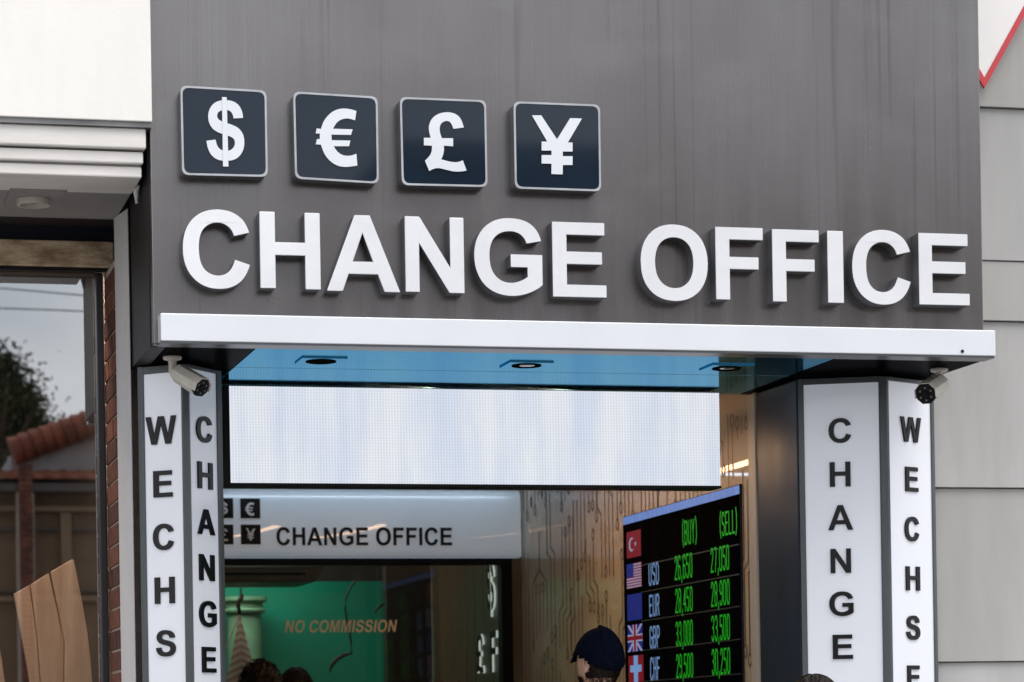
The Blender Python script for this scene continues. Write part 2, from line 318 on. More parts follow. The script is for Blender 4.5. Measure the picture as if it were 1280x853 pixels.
# currency marks, outlines in units of the mark's own box, y up
def _norm(pts, flip=True):
    xs = [p[0] for p in pts]; ys = [p[1] for p in pts]; x0, x1, y0, y1 = min(xs), max(xs), min(ys), max(ys)
    return [((x - x0) / (x1 - x0), (y1 - y) / (y1 - y0)) for x, y in pts]
def smooth_loop(pts, keep, it=2):
    """corner cutting that keeps the listed corner points sharp"""
    P = [(p, i in keep) for i, p in enumerate(pts)]
    for _ in range(it):
        Q = []
        for i, (p, k) in enumerate(P):
            a = P[i - 1][0]; b = P[(i + 1) % len(P)][0]
            if k: Q.append((p, True))
            else:
                Q.append(((p[0] * .75 + a[0] * .25, p[1] * .75 + a[1] * .25), False))
                Q.append(((p[0] * .75 + b[0] * .25, p[1] * .75 + b[1] * .25), False))
        P = Q
    return [p for p, _ in P]
POUND = [(425,255),(410,205),(375,178),(335,172),(290,180),(255,205),(237,245),(240,280),(248,310),(212,310),(212,350),(255,352),(255,380),(245,405),(218,432),(240,487),(262,475),(290,470),(330,480),(370,490),(410,490),(440,485),(420,430),(395,440),(365,440),(330,432),(305,425),(315,400),(320,375),(318,352),(368,355),(368,312),(308,312),(298,285),(295,255),(305,230),(330,218),(355,225),(370,262)]
POUND = smooth_loop(POUND, {0,8,9,10,11,14,15,21,22,26,29,30,31,32,38})
EURO = [(1047,252),(1015,242),(970,238),(930,248),(895,275),(870,310),(858,348),(835,345),(830,372),(852,372),(852,402),(837,402),(830,430),(858,432),(872,475),(900,515),(940,543),(985,552),(1030,547),(1052,543),(1047,480),(1015,492),(975,490),(945,470),(925,440),(1008,440),(1015,410),(915,408),(914,378),(1018,380),(1027,350),(922,347),(940,315),(965,297),(1000,290),(1040,302)]
EURO = smooth_loop(EURO, {0,6,7,8,9,10,11,12,13,19,20,24,25,26,27,28,29,30,31,35})
YEN = [(788,190),(838,190),(922,318),(992,205),(1055,207),(980,335),(1005,335),(1005,383),(953,383),(953,408),(1005,408),(1005,455),(953,455),(952,505),(892,503),(893,448),(840,447),(840,402),(893,402),(893,378),(840,378),(840,330),(870,330)]
def flatten(d):
    out, cur, pen = [], [], (0, 0); tk = d.replace('Z', ' Z ').split(); i = 0
    toks = []
    for t in tk:
        if t[0] in 'MLQHVZ':
            toks.append(t[0]);
            if t[1:]: toks.append(float(t[1:]))
        else: toks.append(float(t))
    i = 0
    while i < len(toks):
        c = toks[i]; i += 1
        if c == 'M': pen = (toks[i], toks[i + 1]); i += 2; cur = [pen]
        elif c == 'L': pen = (toks[i], toks[i + 1]); i += 2; cur.append(pen)
        elif c == 'H': pen = (toks[i], pen[1]); i += 1; cur.append(pen)
        elif c == 'V': pen = (pen[0], toks[i]); i += 1; cur.append(pen)
        elif c == 'Q':
            q, e = (toks[i], toks[i + 1]), (toks[i + 2], toks[i + 3]); i += 4; a = pen
            for s in range(1, 7):
                t = s / 6; cur.append(((1-t)**2*a[0] + 2*t*(1-t)*q[0] + t*t*e[0], (1-t)**2*a[1] + 2*t*(1-t)*q[1] + t*t*e[1]))
            pen = e
        elif c == 'Z':
            if math.dist(cur[0], cur[-1]) < 1: cur.pop()
            out.append(cur); cur = []
    return out
GLYPH = {k: flatten(v[1]) for k, v in GL.items()}
def bbox(cs):
    xs = [p[0] for c in cs for p in c]; ys = [p[1] for c in cs for p in c]; return min(xs), max(xs), min(ys), max(ys)
def unit(cs):
    x0, x1, y0, y1 = bbox(cs); return [[((x - x0) / (x1 - x0), (y - y0) / (y1 - y0)) for x, y in c] for c in cs]
UG = {k: unit(v) for k, v in GLYPH.items() if v}
UG['£'] = [_norm(POUND)]; UG['€'] = [_norm(EURO)]; UG['¥'] = [_norm(YEN)]
def solid(mb, contours, fr, depth, front=0, side=1, chamfer=0):
    """extruded outline; fr(u, v, d) -> world point, d = distance in front of the carrying surface"""
    rings = [[(x, y) for x, y in c] for c in contours]
    flat = [p for c in rings for p in c]
    tris = tessellate_polygon([[Vector((x, y, 0)) for x, y in c] for c in rings])
    mb.add([fr(x, y, depth) for x, y in flat], tris, front)
    for c in rings:
        n = len(c)
        vs = [fr(x, y, 0) for x, y in c] + [fr(x, y, depth) for x, y in c]
        mb.add(vs, [(i, (i + 1) % n, n + (i + 1) % n, n + i) for i in range(n)], side)
def nb_mesh(mb, name, mats, parent, at=None):
    me = bpy.data.meshes.new(name); me.from_pydata(mb.v, [], mb.f)
    for m in mats: me.materials.append(m)
    me.polygons.foreach_set('material_index', mb.m); 
    bm = bmesh.new(); bm.from_mesh(me); bmesh.ops.remove_doubles(bm, verts=bm.verts, dist=1e-5); bmesh.ops.recalc_face_normals(bm, faces=bm.faces); bm.to_mesh(me); bm.free()
    me.update(); return link(name, me, parent)
def string_contours(s, shear=0, track=0):
    out, x = [], 0
    for ch in s:
        adv = GL[ch][0]
        out.append([[(px + x + shear * py, py) for px, py in c] for c in GLYPH[ch]]); x += adv + track
    allc = [c for g in out for c in g]; x0, x1, y0, y1 = bbox(allc)
    return [[[((px - x0) / (x1 - x0), (py - y0) / (y1 - y0)) for px, py in c] for c in g] for g in out if g]
# narrow stroke lettering for the rate board, on a 1 x 2 grid
ST = {
'0': [[(0,.3),(.25,0),(.75,0),(1,.3),(1,1.7),(.75,2),(.25,2),(0,1.7),(0,.3)]], '1': [[(.2,1.6),(.55,2),(.55,0)]],
'2': [[(0,1.6),(.25,2),(.75,2),(1,1.7),(1,1.3),(0,0),(1,0)]], '3': [[(0,1.7),(.25,2),(.75,2),(1,1.7),(1,1.3),(.7,1.05),(.4,1.05)],[(.7,1.05),(1,.8),(1,.3),(.75,0),(.25,0),(0,.3)]],
'4': [[(.8,0),(.8,2),(0,.6),(1.05,.6)]], '5': [[(1,2),(.05,2),(.05,1.15),(.7,1.2),(1,.9),(1,.3),(.75,0),(.25,0),(0,.3)]],
'6': [[(1,1.7),(.75,2),(.25,2),(0,1.7),(0,.3),(.25,0),(.75,0),(1,.3),(1,.8),(.75,1.1),(.05,1.1)]], '7': [[(0,2),(1,2),(.4,0)]],
'8': [[(.25,1.05),(0,1.3),(0,1.7),(.25,2),(.75,2),(1,1.7),(1,1.3),(.75,1.05),(.25,1.05),(0,.8),(0,.3),(.25,0),(.75,0),(1,.3),(1,.8),(.75,1.05)]],
'9': [[(0,.3),(.25,0),(.75,0),(1,.3),(1,1.7),(.75,2),(.25,2),(0,1.7),(0,1.2),(.25,.95),(.95,.95)]],
',': [[(.15,.15),(0,-.35)]], '(': [[(.4,2.2),(.05,1.6),(.05,.4),(.4,-.2)]], ')': [[(0,2.2),(.35,1.6),(.35,.4),(0,-.2)]],
'U': [[(0,2),(0,.3),(.25,0),(.75,0),(1,.3),(1,2)]], 'S': [[(1,1.7),(.75,2),(.25,2),(0,1.7),(0,1.3),(.25,1.05),(.75,1),(1,.75),(1,.3),(.75,0),(.25,0),(0,.3)]],
'D': [[(0,0),(0,2),(.6,2),(1,1.6),(1,.4),(.6,0),(0,0)]], 'E': [[(1,2),(0,2),(0,0),(1,0)],[(0,1.05),(.8,1.05)]], 'R': [[(0,0),(0,2),(.7,2),(1,1.75),(1,1.3),(.7,1.05),(0,1.05)],[(.6,1.05),(1,0)]],
'G': [[(1,1.65),(.75,2),(.25,2),(0,1.7),(0,.3),(.25,0),(.75,0),(1,.3),(1,.95),(.55,.95)]], 'B': [[(0,0),(0,2),(.7,2),(1,1.75),(1,1.3),(.7,1.05),(0,1.05)],[(.7,1.05),(1,.8),(1,.3),(.7,0),(0,0)]],
'P': [[(0,0),(0,2),(.7,2),(1,1.75),(1,1.25),(.7,1),(0,1)]], 'C': [[(1,1.65),(.75,2),(.25,2),(0,1.7),(0,.3),(.25,0),(.75,0),(1,.35)]], 'H': [[(0,0),(0,2)],[(1,0),(1,2)],[(0,1.05),(1,1.05)]],
'F': [[(1,2),(0,2),(0,0)],[(0,1.05),(.8,1.05)]], 'Y': [[(0,2),(.5,1),(1,2)],[(.5,1),(.5,0)]], 'L': [[(0,2),(0,0),(1,0)]],
}
SW = {',': .15, '(': .4, ')': .4}
def strokes(mb, s, fr, x0, x1, y0, y1, t, gap=.62):
    tot = sum(SW.get(c, 1) for c in s) + gap * (len(s) - 1); k = (x1 - x0) / tot; x = x0; h = (y1 - y0) / 2; j = 0
    for c in s:
        for pl in ST[c]:
            for a, b in zip(pl, pl[1:]):
                A = Vector((x + a[0] * k, y0 + a[1] * h)); B = Vector((x + b[0] * k, y0 + b[1] * h)); d = (B - A).normalized(); n = Vector((-d.y, d.x)) * t / 2; A -= d * t / 2.4; B += d * t / 2.4
                e = .001 + .00012 * (j % 5); j += 1
                mb.add([fr(*(A + n), e), fr(*(A - n), e), fr(*(B - n), e), fr(*(B + n), e)], [(0, 1, 2, 3)])
        x += (SW.get(c, 1) + gap) * k

# ================================================================== the place
ZS = 2.567            # underside of the canopy
X0, X1 = 1.118, 3.977 # fascia ends
XR = 3.477            # right inner wall
YB = 4.505            # back of the entrance passage
YL = .90              # LED wall
GY = 1.10             # left shop pane

# ---- ground
g = MB(); g.add([(-800, -800, -.13), (800, -800, -.13), (800, 800, -.13), (-800, 800, -.13)], [(0, 1, 2, 3)]); tag(g.build('street', M_asph), kind='structure')
g = MB(); g.box(-60, 60, -3.2, 14, -.5, 0); tag(g.build('pavement', M_pave), kind='structure')
for i in range(60):
    pass
k = MB()
for i in range(100):
    k.box(-50 + i, -50 + i + .992, -3.36, -3.203, -.4, .004)
tag(k.build('kerb', M_kerb, bevel=.01), kind='structure')
g = MB(); g.box(-60, 60, -60, -14.5, -.5, 0); tag(g.build('far_pavement', M_pave), kind='structure')

# ---- exchange office building
B = thing('exchange_office', (2.55, 2, 0), 'grey fronted currency exchange office with a wide sign fascia over its entrance', 'building')
m = MB(); m.box(X0 + .004, X1, 0, .05, ZS + .004, 4.4); m.build('fascia_panel', M_fascia, B, bevel=.004)
m = MB(); m.box(X0, X0 + .05, .053, .62, ZS + .002, 4.4); m.build('side_panel', M_side, B)
m = MB(); m.box(X0 + .012, X0 + .048, -.003, .003, ZS + .1, ZS + .11);
m = MB(); m.box(X1 - .05, X1, .053, .55, ZS + .002, 4.4); m.build('side_panel', M_side, B)
m = MB(); m.box(X0 + .01, X1 - .01, .06, 8.5, 4.2, 4.39); m.build('roof', M_dark, B)
# light strip along the foot of the fascia
m = MB(); m.box(1.136, 3.984, -.08, -.002, ZS + .004, 2.659); m.build('light_strip', M_white, B, bevel=.003)
m = MB(); m.box(1.134, 3.980, -.078, .012, ZS - .003, ZS + .0035); m.build('strip_trim', M_trim, B)
for pxc, pyc in ((1203, 439.3),):
    p = onY(pxc, pyc, -.0815); mm = MB(); mm.lathe([(0, .0), (.006, .0), (.006, .0015), (0, .0018)], p, (0, -1, 0), 10); mm.build('screw', M_blackm, B)
# soffit in two long panels with a joint; dark ends added to dim the reflection
SXA, SXB = 1.455, 3.44
for ya_, yb2 in ((.014, .488), (.493, YL + .12)):
    m = MB(); m.box(SXA, SXB, ya_, yb2, ZS, ZS + .02); m.build('soffit_panel', M_soffit, B, bevel=.002)
    m = MB(); m.box(X0 + .05, SXA - .003, ya_, yb2, ZS - .001, ZS + .02); m.build('soffit_panel', M_soffend, B, bevel=.002)
    m = MB(); m.box(SXB + .003, X1, ya_, yb2, ZS - .001, ZS + .02); m.build('soffit_panel', M_soffend, B, bevel=.002)
# passage walls and ceiling
m = MB(); m.box(XR, XR + .05, .955, 8.0, 0, 2.75)
wall_r = m.build('circuit_wall', M_wallw, B)
m = MB(); m.box(XR - .004, XR - .0003, .956, 1.035, 0, 2.56); m.build('corner_trim', M_trimw, B)
ip = MB()
rnd = random.Random(3)
def inlay(y0, z0, pts):
    for a, b in zip(pts, pts[1:]):
        a = Vector(a); b = Vector(b); d = (b - a).normalized(); n = Vector((-d.y, d.x)) * .0050
        a -= d * .004; b += d * .004
        ip.add([(XR - .0015, *(a + n)), (XR - .0015, *(a - n)), (XR - .0015, *(b - n)), (XR - .0015, *(b + n))], [(0, 1, 2, 3)])
def ringm(y, z, r=.014, w=.009):
    n = 12
    vs = [(XR - .0016, y + math.cos(2*math.pi*i/n) * q, z + 1.25 * math.sin(2*math.pi*i/n) * q) for q in (r, r + w) for i in range(n)]
    ip.add(vs, [(i, (i + 1) % n, n + (i + 1) % n, n + i) for i in range(n)])
yy = 1.06
while yy < 4.40:
    n_ = rnd.choice((2, 3, 3, 4, 5)); sp = .050 + .020 * (yy - 1) / 3.5; slot = n_ * sp
    z0 = .15 + rnd.random() * .3
    while z0 < 2.5:
        z1 = min(2.56, z0 + .30 + rnd.random() * .55); zj = z0 + (z1 - z0) * rnd.uniform(.3, .65); dy = rnd.choice((0, -1, 1, 1, -1)) * sp * 1.0
        fan = rnd.random() < .14                                  # two outer lines run together into a Y
        for i_ in range(n_):
            ya = yy + i_ * sp; a0 = z0 + rnd.random() * .10; b0 = z1 - rnd.random() * .14
            if fan and n_ >= 3 and i_ in (0, n_ - 1):
                ym = yy + (n_ - 1) * sp / 2; sl_ = abs(ym - ya) * .5
                inlay(0, 0, [(ya, a0), (ya, zj), (ym, zj + sl_)])
                if i_ == 0: inlay(0, 0, [(ym, zj + sl_), (ym, b0)])
                if rnd.random() < .6: ringm(ya, a0 - .032)
                continue
            if fan and n_ >= 3:
                inlay(0, 0, [(ya, a0), (ya, zj - .05)]); ringm(ya, zj - .026); continue
            st_ = zj + (i_ if dy > 0 else n_ - 1 - i_) * sp * -.35
            pts = [(ya, a0), (ya, st_), (ya + dy, st_ + abs(dy) * .5), (ya + dy, b0)] if dy and b0 > st_ + .15 else [(ya, a0), (ya, b0)]
            inlay(0, 0, pts)
            if rnd.random() < .55: ringm(ya, a0 - .032)
            if rnd.random() < .45 and b0 < 2.5: ringm(pts[-1][0], b0 + .032)
        z0 = z1 + .06
    yy += slot + .012
tag(ip.build('circuit_inlay', M_inlay, B), kind='stuff')
m = MB(); m.box(1.37, 3.476, YL + .13, YB + .3, 2.62, 2.66); m.build('ceiling', M_ceil, B)
m = MB(); m.box(1.36, 1.42, .96, 8.0, 0, 2.6); m.build('passage_wall', M_brownw, B)
# pillar behind the right pylon
m = MB(); m.prism([(3.489, .545), (4.0, .56), (4.0, .95), (XR + .001, .95)], 0, ZS - .004); m.build('pillar', M_colside, B, bevel=.004)
m = MB(); m.prism([(1.16, .60), (1.40, .60), (1.40, .95), (1.16, .95)], 0, ZS - .004); m.build('pillar', M_colside, B)
# downlights in the soffit: frame, baffle, lens
def downlight(quad, label, inten):
    P_ = [onZ(x, y, ZS) for x, y in quad]; c = sum(P_, Vector()) / 4; s = .076
    t = thing('downlight', (c.x, c.y, ZS), label, 'downlight', 'downlights under the canopy')
    m = MB(); n = 32; z = ZS - .005
    outer = []
    for i in range(n):
        a = 2 * math.pi * i / n + math.pi / 4; ca, sa = math.cos(a), math.sin(a); q = s / max(abs(ca), abs(sa)); outer.append((c.x + ca * q, c.y + sa * q))
    inner = [(c.x + math.cos(2 * math.pi * i / n + math.pi / 4) * .052, c.y + math.sin(2 * math.pi * i / n + math.pi / 4) * .052) for i in range(n)]
    vs = [(x, y, z) for x, y in outer] + [(x, y, z) for x, y in inner] + [(x, y, ZS - .0005) for x, y in outer] + [(x, y, ZS - .0005) for x, y in inner]
    fs = []
    for i in range(n):
        j = (i + 1) % n; fs += [(i, j, n + j, n + i), (i, j, 2 * n + j, 2 * n + i), (n + i, n + j, 3 * n + j, 3 * n + i)]
    m.add(vs, fs); m.build('frame', M_soffit, t)
    m = MB(); m.lathe([(.0515, -.004), (.0505, -.0075), (.046, -.0085), (.044, -.0058), (0, -.0058)], (c.x, c.y, ZS), (0, 0, 1), 32); m.build('baffle', M_recess, t, smooth=True)
    m = MB(); m.lathe([(.0, -.0085), (.014, -.0080), (.026, -.0060)], (c.x, c.y - .006, ZS), (0, 0, 1), 24); m.build('lens', inten, t, smooth=True)
M_lensglass = pmat('lamp_lens', (.22, .22, .23), .12, .6)
downlight([(382.5,442),(440,443),(420,459),(362.5,457)], 'square black downlight in the blue soffit, leftmost of the three', M_recess)
downlight([(642.5,448),(698,448),(675,463.7),(617.5,462)], 'square black downlight with a shiny lens in the middle of the blue soffit', M_lensglass)
downlight([(893.5,451),(949,452),(924,467),(867.5,466)], 'square black downlight where the blue soffit turns dark, rightmost of the three', M_lensglass)

# ---- currency tiles on the fascia
SYM_D = [[(1, 1)]]
def zpt(ox, oy, pts): return [(ox + x / 4.267, oy + y / 4.267) for x, y in pts]
def rrect(c, r, n=5):
    """rounded loop through four corner points (Vectors, counter-clockwise)"""
    out = []
    for i, p in enumerate(c):
        a = (c[i - 1] - p).normalized(); b = (c[(i + 1) % 4] - p).normalized()
        for q in range(n + 1):
            t = q / n; A = p + a * r * (1 - t) ** 2 + b * r * t * t; out.append(A)
    return out
def inset(loop, d):
    cx = sum((p for p in loop), Vector()) / len(loop); out = []
    for p in loop:
        v = p - cx; out.append(cx + Vector((v.x - math.copysign(d, v.x), 0, v.z - math.copysign(d, v.z))) )
    return out
TY = -.062
def tile(quad, sym, label):
    c = [onY(x, y, TY) for x, y in quad]        # TL TR BR BL
    c = [c[3], c[2], c[1], c[0]]                # counter-clockwise seen from the street
    mid = sum(c, Vector()) / 4
    t = thing('currency_tile', (mid.x, -.001, mid.z), label, 'sign', 'currency tiles on the fascia')
    outer = rrect(c, .022); inner = inset(outer, .0062); n = len(outer)
    off = lambda L_, y: [Vector((p.x, y, p.z)) for p in L_]
    m = MB(); A, Bk = off(outer, TY + .004), off(outer, -.001)
    m.add(A + Bk, [tuple(range(n)), tuple(range(n, 2 * n))[::-1]] + [(i, (i + 1) % n, n + (i + 1) % n, n + i) for i in range(n)]); m.build('body', M_lside, t)
    m = MB(); A, Bi, Ao, Bo = off(outer, TY), off(inner, TY), off(outer, TY + .0038), off(inner, TY + .003)
    fs = []
    for i in range(n):
        j = (i + 1) % n; fs += [(i, j, n + j, n + i), (i, j, 2 * n + j, 2 * n + i), (n + i, n + j, 3 * n + j, 3 * n + i)]
    m.add(A + Bi + Ao + Bo, fs); m.build('rim', M_rim, t)
    m = MB(); F = off(inner, TY + .0016); m.add(F, [tuple(range(n))]); m.build('face', M_tilef, t)
    def fr_px(loop): return [onY(x, y, TY) for x, y in loop]
    mb = MB()
    for loop in sym:
        P_ = [onY(x, y, TY) for x, y in loop]; cont = [[(p.x, p.z) for p in P_]]
        solid(mb, cont, lambda u, v, d: (u, TY + .0015 - d, v), .0035 + .0012 * sym.index(loop))
    nb_mesh(mb, 'currency_mark', [M_white, M_lside], t)
def place(contours, x0, y0, x1, y1, flip=True):   # unit outline -> photo-frame outline
    return [[(x0 + u * (x1 - x0), y1 - v * (y1 - y0)) for u, v in c] for c in contours]
s_loops = place(UG['S'], 258, 125.5, 305.3, 201.5)
bar = [(277.3, 121.8), (283.2, 122.0), (285.4, 208.6), (278.6, 208.6)]
tile([(225.5,107),(333,113.3),(334.8,221.3),(227.8,218.8)], s_loops + [bar], 'dark navy tile with a white dollar mark, leftmost on the fascia')
tile([(366.5,114.5),(472,121),(473.6,229.8),(369,223.5)], [zpt(200, 80, EURO)], 'dark navy tile with a white euro mark above the letters A and N')
tile([(499.8,121.3),(607.5,125.5),(609.5,234),(502.5,231.5)], [zpt(480, 100, POUND)], 'dark navy tile with a white pound mark above the letters N and G')
tile([(642,126.8),(750,131),(751.5,239.5),(643.8,235.8)], [zpt(480, 100, YEN)], 'dark navy tile with a white yen mark, rightmost on the fascia')

# ---- CHANGE OFFICE in raised letters
LY = -.060
def word(name, label, items):
    t = thing('raised_word', (onY(items[0][1], items[0][3], 0).x, -.001, 2.75), label, 'sign letters', 'raised white words on the fascia')
    for ch, xa, xb, ya, yb in items:
        xm, ym = (xa + xb) / 2, (ya + yb) / 2
        xl, xr = onY(xa, ym, LY).x, onY(xb, ym, LY).x; zt, zb = onY(xm, ya, LY).z, onY(xm, yb, LY).z
        mb = MB(); solid(mb, UG[ch], lambda u, v, d: (xl + u * (xr - xl), -.001 - d, zb + v * (zt - zb)), -LY)
        o = nb_mesh(mb, 'letter', [M_letter, M_lside], t); o['label'] = 'raised white capital letter ' + ch
        b = o.modifiers.new('bevel', 'BEVEL'); b.width = .0016; b.segments = 1; b.limit_method = 'ANGLE'; b.angle_limit = RAD(50)
    return t
word('change', 'raised white capital letters reading CHANGE below the four currency tiles', [('C', 228.5, 312, 262, 361.3), ('H', 325, 400.3, 265.6, 361.4), ('A', 408, 500, 269.3, 364.6), ('N', 506.6, 580, 271.5, 366), ('G', 592.8, 677.7, 273, 370), ('E', 690.6, 757.6, 278.2, 372)])
word('office', 'raised white capital letters reading OFFICE at the right of the fascia', [('O', 800.8, 884.6, 281, 376.4), ('F', 894.6, 954, 284.6, 375.4), ('F', 965.6, 1024, 287.4, 378), ('I', 1034.6, 1054.2, 289, 379.2), ('C', 1065.2, 1138, 287.6, 381), ('E', 1148.6, 1211.6, 292.2, 381.8)])

# ---- LED wall across the entrance
a, b = onY(287.5, 484, YL), onY(899.5, 606, YL); a2, b2 = onY(287.5, 605, YL), onY(899.5, 490.2, YL)
xl, xr, zb, zt = (a.x + a2.x) / 2, (b.x + b2.x) / 2, (a2.z + b.z) / 2, (a.z + b2.z) / 2
T = thing('led_screen', ((xl + xr) / 2, YL + .06, zb), 'wide white LED display panel hanging under the canopy above the entrance', 'display')
m = MB(); m.box(xl - .022, xr + .003, YL + .004, YL + .12, zb - .010, zt + .003); m.build('housing', M_blackm, T, bevel=.002)
nx, nz = 9, 2
for i in range(nx):
    for j in range(nz):
        w_, h_ = (xr - xl) / nx, (zt - zb) / nz
        m = MB(); m.box(xl + i * w_ + .0002, xl + (i + 1) * w_ - .0002, YL - .002, YL + .0035, zb + j * h_ + .0002, zb + (j + 1) * h_ - .0002); m.build('led_module', M_led, T)
m = MB(); m.box(xl - .022, xl - .002, YL - .006, YL + .003, zb - .010, zt + .003); m.box(xl - .0015, xr + .003, YL - .006, YL + .003, zb - .010, zb - .002); m.build('bezel', M_blackm, T)

# ---- corner pylons
def pylon(A, Bp, Cp, faces, label):
    """plan points: outer left end, apex, right end; two sign faces meet in a post"""
    t = thing('corner_pylon', (Bp[0], Bp[1] + .1, 0), label, 'sign pillar', 'corner sign pillars')
    ztop = ZS - .004
    A, Bp, Cp = Vector(A), Vector(Bp), Vector(Cp)
    def mk(p, q):
        d = (q - p); L_ = d.length; d = d / L_; n = Vector((d.y, -d.x))
        return d, n, L_
    post = .026
    fm = MB()
    for fi, (p, q) in enumerate(((A, Bp), (Bp, Cp))):
        d, n, L_ = mk(p, q); f = faces[fi]
        def lp(s, h, z): v = p + d * s + n * h; return (v.x, v.y, z)
        def lbox(mb, s0, s1, h0, h1, z0, z1, mi=0): mb.hexa([lp(s0, h1, z0), lp(s1, h1, z0), lp(s1, h0, z0), lp(s0, h0, z0), lp(s0, h1, z1), lp(s1, h1, z1), lp(s1, h0, z1), lp(s0, h0, z1)], mi)
        nv = (n.x, n.y, 0); p3 = (p.x, p.y, 0)
        def sz(px, py): w = hit(px, py, p3, nv); return (Vector((w.x, w.y)) - p).dot(d), w.z
        s0 = sz(f['x'][0], 650)[0]; s1 = sz(f['x'][1], 650)[0]; zt = sz(sum(f['x']) / 2, f['top'])[1]
        pm = MB(); lbox(pm, s0, s1, -.012, -.006, .12, zt); pm.build('panel', M_glowpanel, t)
        fb = MB()
        if fi == 0: lbox(fb, 0, s0, -.03, 0, 0, ztop); lbox(fb, s0 + .0005, s1 - .0005, -.03, 0, zt, ztop - .001)
        else: lbox(fb, s1, L_, -.03, 0, 0, ztop); lbox(fb, s0 + .0005, s1 - .0005, -.03, 0, zt, ztop - .001)
        lbox(fb, s0, s1, -.03, 0, 0, .12)
        fb.build('frame', M_pyl, t, bevel=.0015)
        if fi == 0: e0 = p + d * s1
        else: e1 = p + d * s0
        for ch, xa, xb, ya, yb in f['letters']:
            sa, zm = sz(xa, (ya + yb) / 2); sb = sz(xb, (ya + yb) / 2)[0]; z1 = sz((xa + xb) / 2, ya)[1]; z0 = sz((xa + xb) / 2, yb)[1]
            mb = MB(); solid(mb, UG[ch], lambda u, v, dd: lp(sa + u * (sb - sa), -.006 + dd, z0 + v * (z1 - z0)), .007, 0, 0)
            o = nb_mesh(mb, 'letter', [M_black], t); o['label'] = 'black capital letter ' + ch
    cen = (A + Cp) / 2 + Vector((0, .05))
    pp = MB(); back = (e0 + e1) / 2 + Vector((0, .05))
    pp.prism([(e0.x, e0.y), (Bp.x - .012, Bp.y + .001), (Bp.x + .012, Bp.y + .001), (e1.x, e1.y), (back.x, back.y)], 0, ztop - .002)
    pp.build('post', M_pyl, t, bevel=.002)
    return t
def plan(px, Y): w = onY(px, 650, Y); return (w.x, w.y)
pylon(plan(174.5, .50), plan(234.5, .375), plan(280, .56), [
    dict(x=(181.5, 228.8), top=466, letters=[('W', 182, 219.5, 520.5, 555.5), ('E', 191.5, 214.7, 588.5, 621.7), ('C', 191, 216.5, 654.8, 688), ('H', 193.2, 217.6, 721.5, 754.8), ('S', 194.8, 218.8, 787.8, 821)]),
    dict(x=(239.8, 274.3), top=464.5, letters=[('C', 246.3, 265.3, 520.5, 553.5), ('H', 248.2, 266.2, 578, 611.5), ('A', 248, 269, 637, 668.6), ('N', 250.2, 268.6, 693.5, 726.3), ('G', 250.3, 271, 751.3, 784.3), ('E', 253.8, 270.5, 809, 841)])],
    'two faced sign pillar left of the entrance, reading WECHS and CHANGE downwards')
pylon(plan(1000, .53), plan(1107.5, .40), plan(1170, .535), [
    dict(x=(1007, 1100.6), top=479.5, letters=[('C', 1035.5, 1063.8, 522.8, 554), ('H', 1037, 1063.2, 577.5, 608.5), ('A', 1035, 1066.3, 631.5, 662.7), ('N', 1038, 1063.8, 686, 716.5), ('G', 1036.5, 1067, 739.5, 770.5), ('E', 1040.8, 1066.2, 793.5, 824)]),
    dict(x=(1113.6, 1166.3), top=479, letters=[('W', 1126.5, 1151.5, 521.7, 553), ('E', 1132.6, 1148, 584, 614.8), ('C', 1131.8, 1149, 646, 677), ('H', 1133.3, 1150.2, 708.3, 738.4), ('S', 1133.8, 1150.3, 769.6, 800.2), ('E', 1135.3, 1150.2, 832, 862)])],
    'two faced sign pillar right of the entrance, reading CHANGE and WECHSE downwards')

